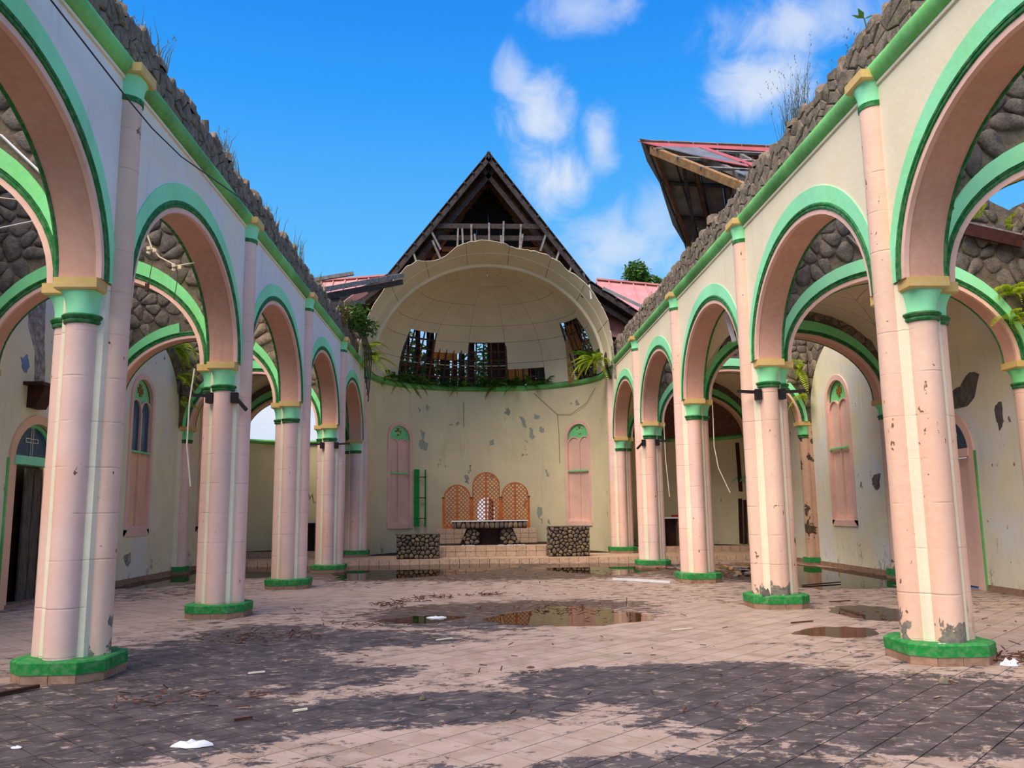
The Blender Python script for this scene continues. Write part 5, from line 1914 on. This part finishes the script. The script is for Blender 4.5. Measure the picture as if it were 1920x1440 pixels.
def scrap(label, c, rx, ry, h, seed, mat=WHITE, name='plastic_scrap', cat='litter'):
    r = random.Random(seed)
    n = 11
    jg = .6 if mat == WHITE else .35
    rings = []
    for q, (sc, z) in enumerate(((1.0, .002), (.92, h * .5), (.55, h), (.2, h * .8))):
        rings.append([(c[0] + rx * sc * math.cos(2 * PI * k / n) * (1 + .35 * jg * math.sin(k * 2.3 + seed)), c[1] + ry * sc * math.sin(2 * PI * k / n) * (1 + .3 * jg * math.sin(k * 3.1 + seed)), .003 + z * (1 + .7 * jg * math.sin(k * 1.9 + q))) for k in range(n)])
    mb = MB().loft(rings, True, True, True)
    tag(obj(name, mb, mat, None, smooth=50, kind='thing', loc=(c[0], c[1], 0)), label, cat).location.z += c[2] if len(c) > 2 else 0


scrap('crumpled white plastic wrapper on the near left tiles', (-2.37, 6.24), .13, .06, .03, 1)
scrap('white plastic wrapper at the edge of the wet streak', (-1.02, 13.2), .14, .09, .02, 2)
scrap('tiny white scrap on dark tiles near the bottom left corner', (-3.6, 6.3), .04, .03, .01, 3)
scrap('white scrap beside the first right pillar, on the crumbs', (4.98, 8.55), .09, .07, .05, 4)
scrap('pale scrap lying on the green base of the first right pillar', (4.36, 8.66, .205), .06, .035, .005, 5)
scrap('brown stone lying before the first right pillar', (3.88, 7.78), .06, .05, .05, 6, STONE, 'stone', 'stone')
scrap('small dark stone on near right dark tiles', (4.1, 7.0), .04, .03, .03, 7, STONE_DARK, 'stone', 'stone')
scrap('dark dropping on the near dark tiles right of centre', (1.55, 6.35), .025, .02, .02, 8, STONE_DARK, 'stone', 'stone')
scrap('dark fleck on the stained tiles left of centre', (-.85, 7.55), .03, .025, .03, 9, STONE_DARK, 'stone', 'stone')
scrap('curled dark leaf on the pale tiles in front of puddle', (.17, 8.95), .045, .025, .012, 10, DRYLEAF, 'dry_leaf', 'leaf')
scrap('dark bark lump on the base of the second right pillar', (4.24, 13.60, .205), .07, .05, .10, 11, STONE_DARK, 'bark_lump', 'bark')
beam('white_pipe', 'long white pipe lying on the floor before the right pool', (2.73, 19.62, .03), (3.82, 18.55, .03), .06, .05, WHITE, cat='pipe')
beam('stick', 'dark red stick at the foot of the first left pillar', (-4.75, 8.0, .02), (-4.50, 8.36, .03), .05, .03, DARKWOOD, cat='stick')
for k, (a, b, lab) in enumerate((((-2.28, 6.95), (-2.15, 7.0), 'dark twig on tiles above the white wrapper'), ((-1.88, 7.2), (-1.77, 7.24), 'pale straw on tiles right of first left pillar'),
                                 ((2.2, 11.4), (2.5, 11.5), 'dark twig on the pale tiles by the right row'), ((4.0, 11.9), (4.35, 12.0), 'dark leaf stalk before the second right pillar'),
                                 ((5.6, 14.4), (6.0, 14.5), 'dark stick behind the second right pillar'), ((6.4, 10.2), (6.9, 9.8), 'black stick at right edge of the aisle floor'),
                                 ((-2.70, 8.9), (-2.54, 8.94), 'pale chip on the dark left floor'), ((-.9, 10.9), (-.7, 11.0), 'short twig in the middle of the pale band'))):
    beam('twig', lab, (a[0], a[1], .012), (b[0], b[1], .018), .025, .014, CABLE if 'pale' in lab else DARKWOOD, cat='twig')
for k, (x, y, lab) in enumerate(((-.6, 28.1, 'white rubble bits on altar step left'), (.5, 28.05, 'white rubble bits on altar step middle'), (.85, 28.1, 'white rubble bits on altar step right'))):
    mb = MB()
    for q in range(9):
        mb.box((x + r.uniform(-.3, .3), y + r.uniform(-.08, .08), .505), (.05 + .04 * r.random(), .04, .025), Matrix.Rotation(r.random() * 3, 3, 'Z'))
    tag(obj('plaster_bits', mb, WHITE, None, kind='stuff', loc=(x, y, .5)), lab, 'rubble')

# ================================================================== fittings and cables
def wire(name, label, pts, rad, mat, cat='cable', sag=0.0, sub=8):
    path = []
    P = [Vector(p) for p in pts]
    for a, b in zip(P[:-1], P[1:]):
        for q in range(sub):
            f = q / sub
            path.append(a + (b - a) * f - Vector((0, 0, sag * 4 * f * (1 - f))))
    path.append(P[-1])
    tag(obj(name, MB().tube(path, rad, 5), mat, None, smooth=60, kind='thing', loc=P[0]), label, cat)


wire('wire', 'thin dark wire slung across the left nave wall past the first pillar', [(-4.12, 6.6, 6.15), (-4.08, 8.46, 6.01), (-4.08, 9.2, 6.0), (-4.12, 10.24, 6.12), (-4.10, 13.5, 6.68)], .009, DARKCABLE)
wire('dangling_cable', 'white cord hanging from the second left pillar capital', [(-4.95, 13.55, 3.95), (-4.99, 13.5, 3.4), (-5.0, 13.5, 2.7), (-4.93, 13.55, 2.05)], .013, CABLE)
wire('dangling_cable', 'pale cord hanging from the third right pillar capital', [(4.95, 18.6, 3.93), (4.94, 18.6, 3.0), (5.0, 18.55, 2.5), (5.22, 18.5, 1.95)], .011, CABLE)
wire('dangling_cable', 'pale cord hanging from the fourth right pillar capital', [(4.93, 23.55, 4.0), (4.93, 23.5, 3.0), (5.0, 23.5, 1.95)], .013, CABLE)
lc = thing('light_string', 'pale cable with two broken lamp holders strung inside the first left arch', 'cable', (-5.0, 12.5, 5.4))
obj('cable', MB().tube([(-5.4, 12.5, 5.85), (-5.32, 12.5, 5.64), (-5.2, 12.5, 5.5), (-4.94, 12.5, 5.36), (-4.66, 12.5, 5.41)], .012, 5), CABLE, lc)
for x, z in ((-5.32, 5.62), (-4.93, 5.35)):
    h_ = MB()
    for q in range(5):
        h_.box((x + .045 * math.cos(q * 1.3), 12.5 + .04 * math.sin(q * 1.7), z - .02 + .03 * math.sin(q * 2.4)), (.05, .04, .05), Matrix.Rotation(q, 3, 'Y'))
    ho = obj('lamp_holder', h_, CABLE, lc)
    obj('drop_wire', MB().tube([(x, 12.5, z), (x + .02, 12.5, z - .2), (x - .02, 12.5, z - .52)], .006, 4), DARKCABLE, ho)
obj('fuse_box', MB().box((-5.36, 12.5, 5.02), (.05, .04, .12)), DARKWOOD, lc)
wire('conduit', 'white conduit resting on the near left aisle arch', [(-6.3, 8.78, 6.05), (-5.51, 8.78, 5.70), (-4.95, 8.78, 5.17)], .016, WHITE, 'pipe')
wire('string', 'straw-coloured string across the near left aisle, upper', [(-7.4, 10.6, 5.85), (-6.3, 10.8, 5.74), (-5.2, 11, 5.72)], .010, CABLE, 'string', .02)
wire('string', 'white string across the near left aisle, lower', [(-7.4, 11.0, 5.30), (-6.74, 11.0, 5.43), (-6.0, 11.0, 5.60)], .012, WHITE, 'string')
beam('white_pipe', 'dirty white tube hanging inside the second right arch', (4.72, 16.5, 5.55), (4.80, 16.3, 4.92), .07, .07, WHITE, (0, 1, 0), 'pipe')
wire('apse_wire', 'thin dark wire drooping on the apse wall right of the cornice', [FA(1.9, 6.2, -.04), FA(2.9, 5.3, -.04), FA(3.5, 5.25, -.04), FA(4.4, 5.6, -.04), FA(5.0, 6.1, -.04)], .008, DARKCABLE)
wire('apse_wire', 'thin dark wire hanging down the apse wall above the right window', [FA(2.9, 5.3, -.04), FA(2.95, 4.6, -.04), FA(2.95, 3.4, -.04)], .006, DARKCABLE)
wire('apse_wire', 'short dark wire on the apse wall below the middle fern', [FA(-.95, 5.9, -.03), FA(-.95, 4.9, -.03)], .008, DARKCABLE)
wire('scroll', 'pale green iron scroll behind the second right pillar', [(8.82, 30.15, 2.58), (8.92, 29.95, 2.70), (8.99, 29.75, 2.56), (9.07, 29.5, 2.74), (9.1, 29.35, 2.64), (9.08, 29.45, 2.48), (9.04, 29.6, 2.62)], .02, MINT_OLD_SHADED, 'ironwork', 0, 5)
wire('graffito', 'black scrawled mark on the left chapel wall between pillars', [(-6.62, 30.6, 2.15), (-6.5, 30.62, 2.42), (-6.45, 30.62, 2.1), (-6.36, 30.62, 2.3), (-6.3, 30.62, 1.98), (-6.15, 30.62, 2.05), (-6.1, 30.6, 1.95)], .012, BLACK, 'mark', 0, 3)

for s, i, lab in ((-1, 2, 'second left'), (-1, 4, 'fourth left'), (1, 2, 'second right'), (1, 4, 'fourth right')):
    for q in (-1, 1):
        cx, cyy = s * PX + q * .19, YP[i] - .30
        inner = (q == -s)
        t = thing('lamp_bracket', 'black iron bracket on the %s side of the %s pillar below its capital' % ('nave' if inner else 'aisle', lab), 'bracket', (cx, cyy, 3.50))
        obj('clamp', MB().loft([[(cx - .05, cyy + .1, z), (cx + .05, cyy + .1, z), (cx + .07 * (1 if q > 0 else .6), cyy - .04, z), (cx - .07 * (.6 if q > 0 else 1), cyy - .04, z)] for z in (3.40, 3.57)], True, True, True), BLACK, t)
        if s < 0 and inner and i == 2:
            e = (cx + .24, cyy - .12, 3.27)
        elif s > 0 and inner and i == 4:
            e = (cx - .22, cyy - .12, 3.3)
        else:
            e = (cx + q * .38, cyy - .06, 3.53)
        obj('arm', MB().bar((cx, cyy, 3.52), e, .04, .05), BLACK, t)

cb = thing('wall_corbel', 'dark brown wooden corbel shelf over the left side door', 'corbel', (-8.7, 15.95, 3.7))
obj('shelf', MB().box((-8.57, 15.95, 4.05), (.36, .74, .06)), DARKWOOD, cb)
pl_ = [(-8.75, 3.62), (-8.60, 3.62), (-8.56, 3.70), (-8.50, 3.82), (-8.44, 3.98), (-8.44, 4.02), (-8.75, 4.02)]
obj('bracket', MB().prism(pl_, lambda u, v, d: (u, 15.75 + d, v), 0, .42), DARKWOOD, cb)
tb_ = thing('timber_ledge', 'dark timber ledge lying on the right cross wall under the ferns', 'timber', (8.6, 13.7, 6.3))
obj('plank', MB().bar((8.0, 13.72, 6.50), (9.1, 13.72, 6.24), .24, .05), WOOD_GREY, tb_)
obj('fascia', MB().bar((8.0, 13.62, 6.38), (9.1, 13.62, 6.12), .05, .22), DARKWOOD, tb_)
beam('leaning_batten', 'pale splintered batten caught on the right cross wall above mint arch', (6.05, 13.7, 6.25), (6.3, 13.72, 6.0), .07, .03, WOOD_GREY)
beam('stain_board', 'dark upright stain on the right chapel wall, left of the pair', (8.93, 29.78, .36), (8.97, 29.80, 1.95), .13, .04, DARKWOOD, (0, 1, 0), 'board')  # stains on the wall, built as added dark boards
beam('stain_board', 'dark upright stain on the right chapel wall, right of the pair', (9.02, 29.55, .36), (9.05, 29.56, 1.9), .10, .04, DARKWOOD, (0, 1, 0), 'board')
tag(obj('stain_strip', MB().bar((8.99, 29.74, 2.2), (8.97, 29.80, 3.95), .14, .015, (0, 1, 0)), DARKWOOD, None, kind='thing', loc=(8.98, 29.77, 2.2)), 'dark upright stain high on the right chapel wall above the pair of stains', 'strip')  # another wall stain, built as a thin dark strip
st = MB()
st.sheet([[Vector((4.24 - .22 * math.sin(q * .42), 28.5, 7.15 - .045 * q * q / 2 + .05 * math.cos(q))), Vector((4.31 - .22 * math.sin(q * .42), 28.4, 7.17 - .045 * q * q / 2 + .05 * math.cos(q)))] for q in range(8)], .012, lambda i, j: (0, .5, .5))
loose('bent_strip', 'bent grey metal strip curling from the last right capital', 'strip', st, WOOD, (4.2, 28.5, 7.0))
beam('bent_strip', 'straight grey strip dangling over the last right arch', (4.18, 27.6, 7.1), (4.24, 27.5, 5.95), .08, .015, WOOD_GREY, (0, 1, 0), 'strip')
GROUPS = {'clustered_pillar': 'clustered pillars of the two arcades', 'nave_arch': 'arches of the nave arcades', 'aisle_arch': 'arches across the aisles', 'half_column': 'half columns on the outer walls',
          'fern': 'ferns growing on the ruin', 'grass_tuft': 'grass tufts on the wall heads', 'tree': 'trees behind the church', 'puddle': 'puddles on the floor', 'leaf_litter': 'leaf litter on the floor',
          'lamp_bracket': 'iron brackets on the pillars', 'twig': 'twigs and chips on the floor', 'fallen_beam': 'fallen beams on the left arcade', 'torn_roof_sheet': 'torn roof sheets', 'leaning_rafter': 'loose roof timbers beside the dome',
          'dangling_cable': 'cords hanging from the capitals', 'cobble_pedestal': 'cobble-faced pedestals', 'altar_step': 'tiled altar steps', 'side_altar': 'side altars of the chapels', 'chapel_roof': 'red roofs of the side chapels',
          'plastic_scrap': 'white scraps on the floor', 'stone': 'loose stones on the floor', 'apse_wire': 'wires on the apse wall', 'bent_strip': 'bent metal strips', 'plaster_bits': 'rubble bits on the altar step', 'white_pipe': 'white pipes', 'string': 'strings across the aisle'}
for o in bpy.data.objects:
    if o.parent is None and o.get('category'):
        if not o.get('kind'):
            o['kind'] = 'thing'
        g = GROUPS.get(o.name.split('.')[0])
        if g and not o.get('group') and o.get('kind') != 'structure':
            o['group'] = g
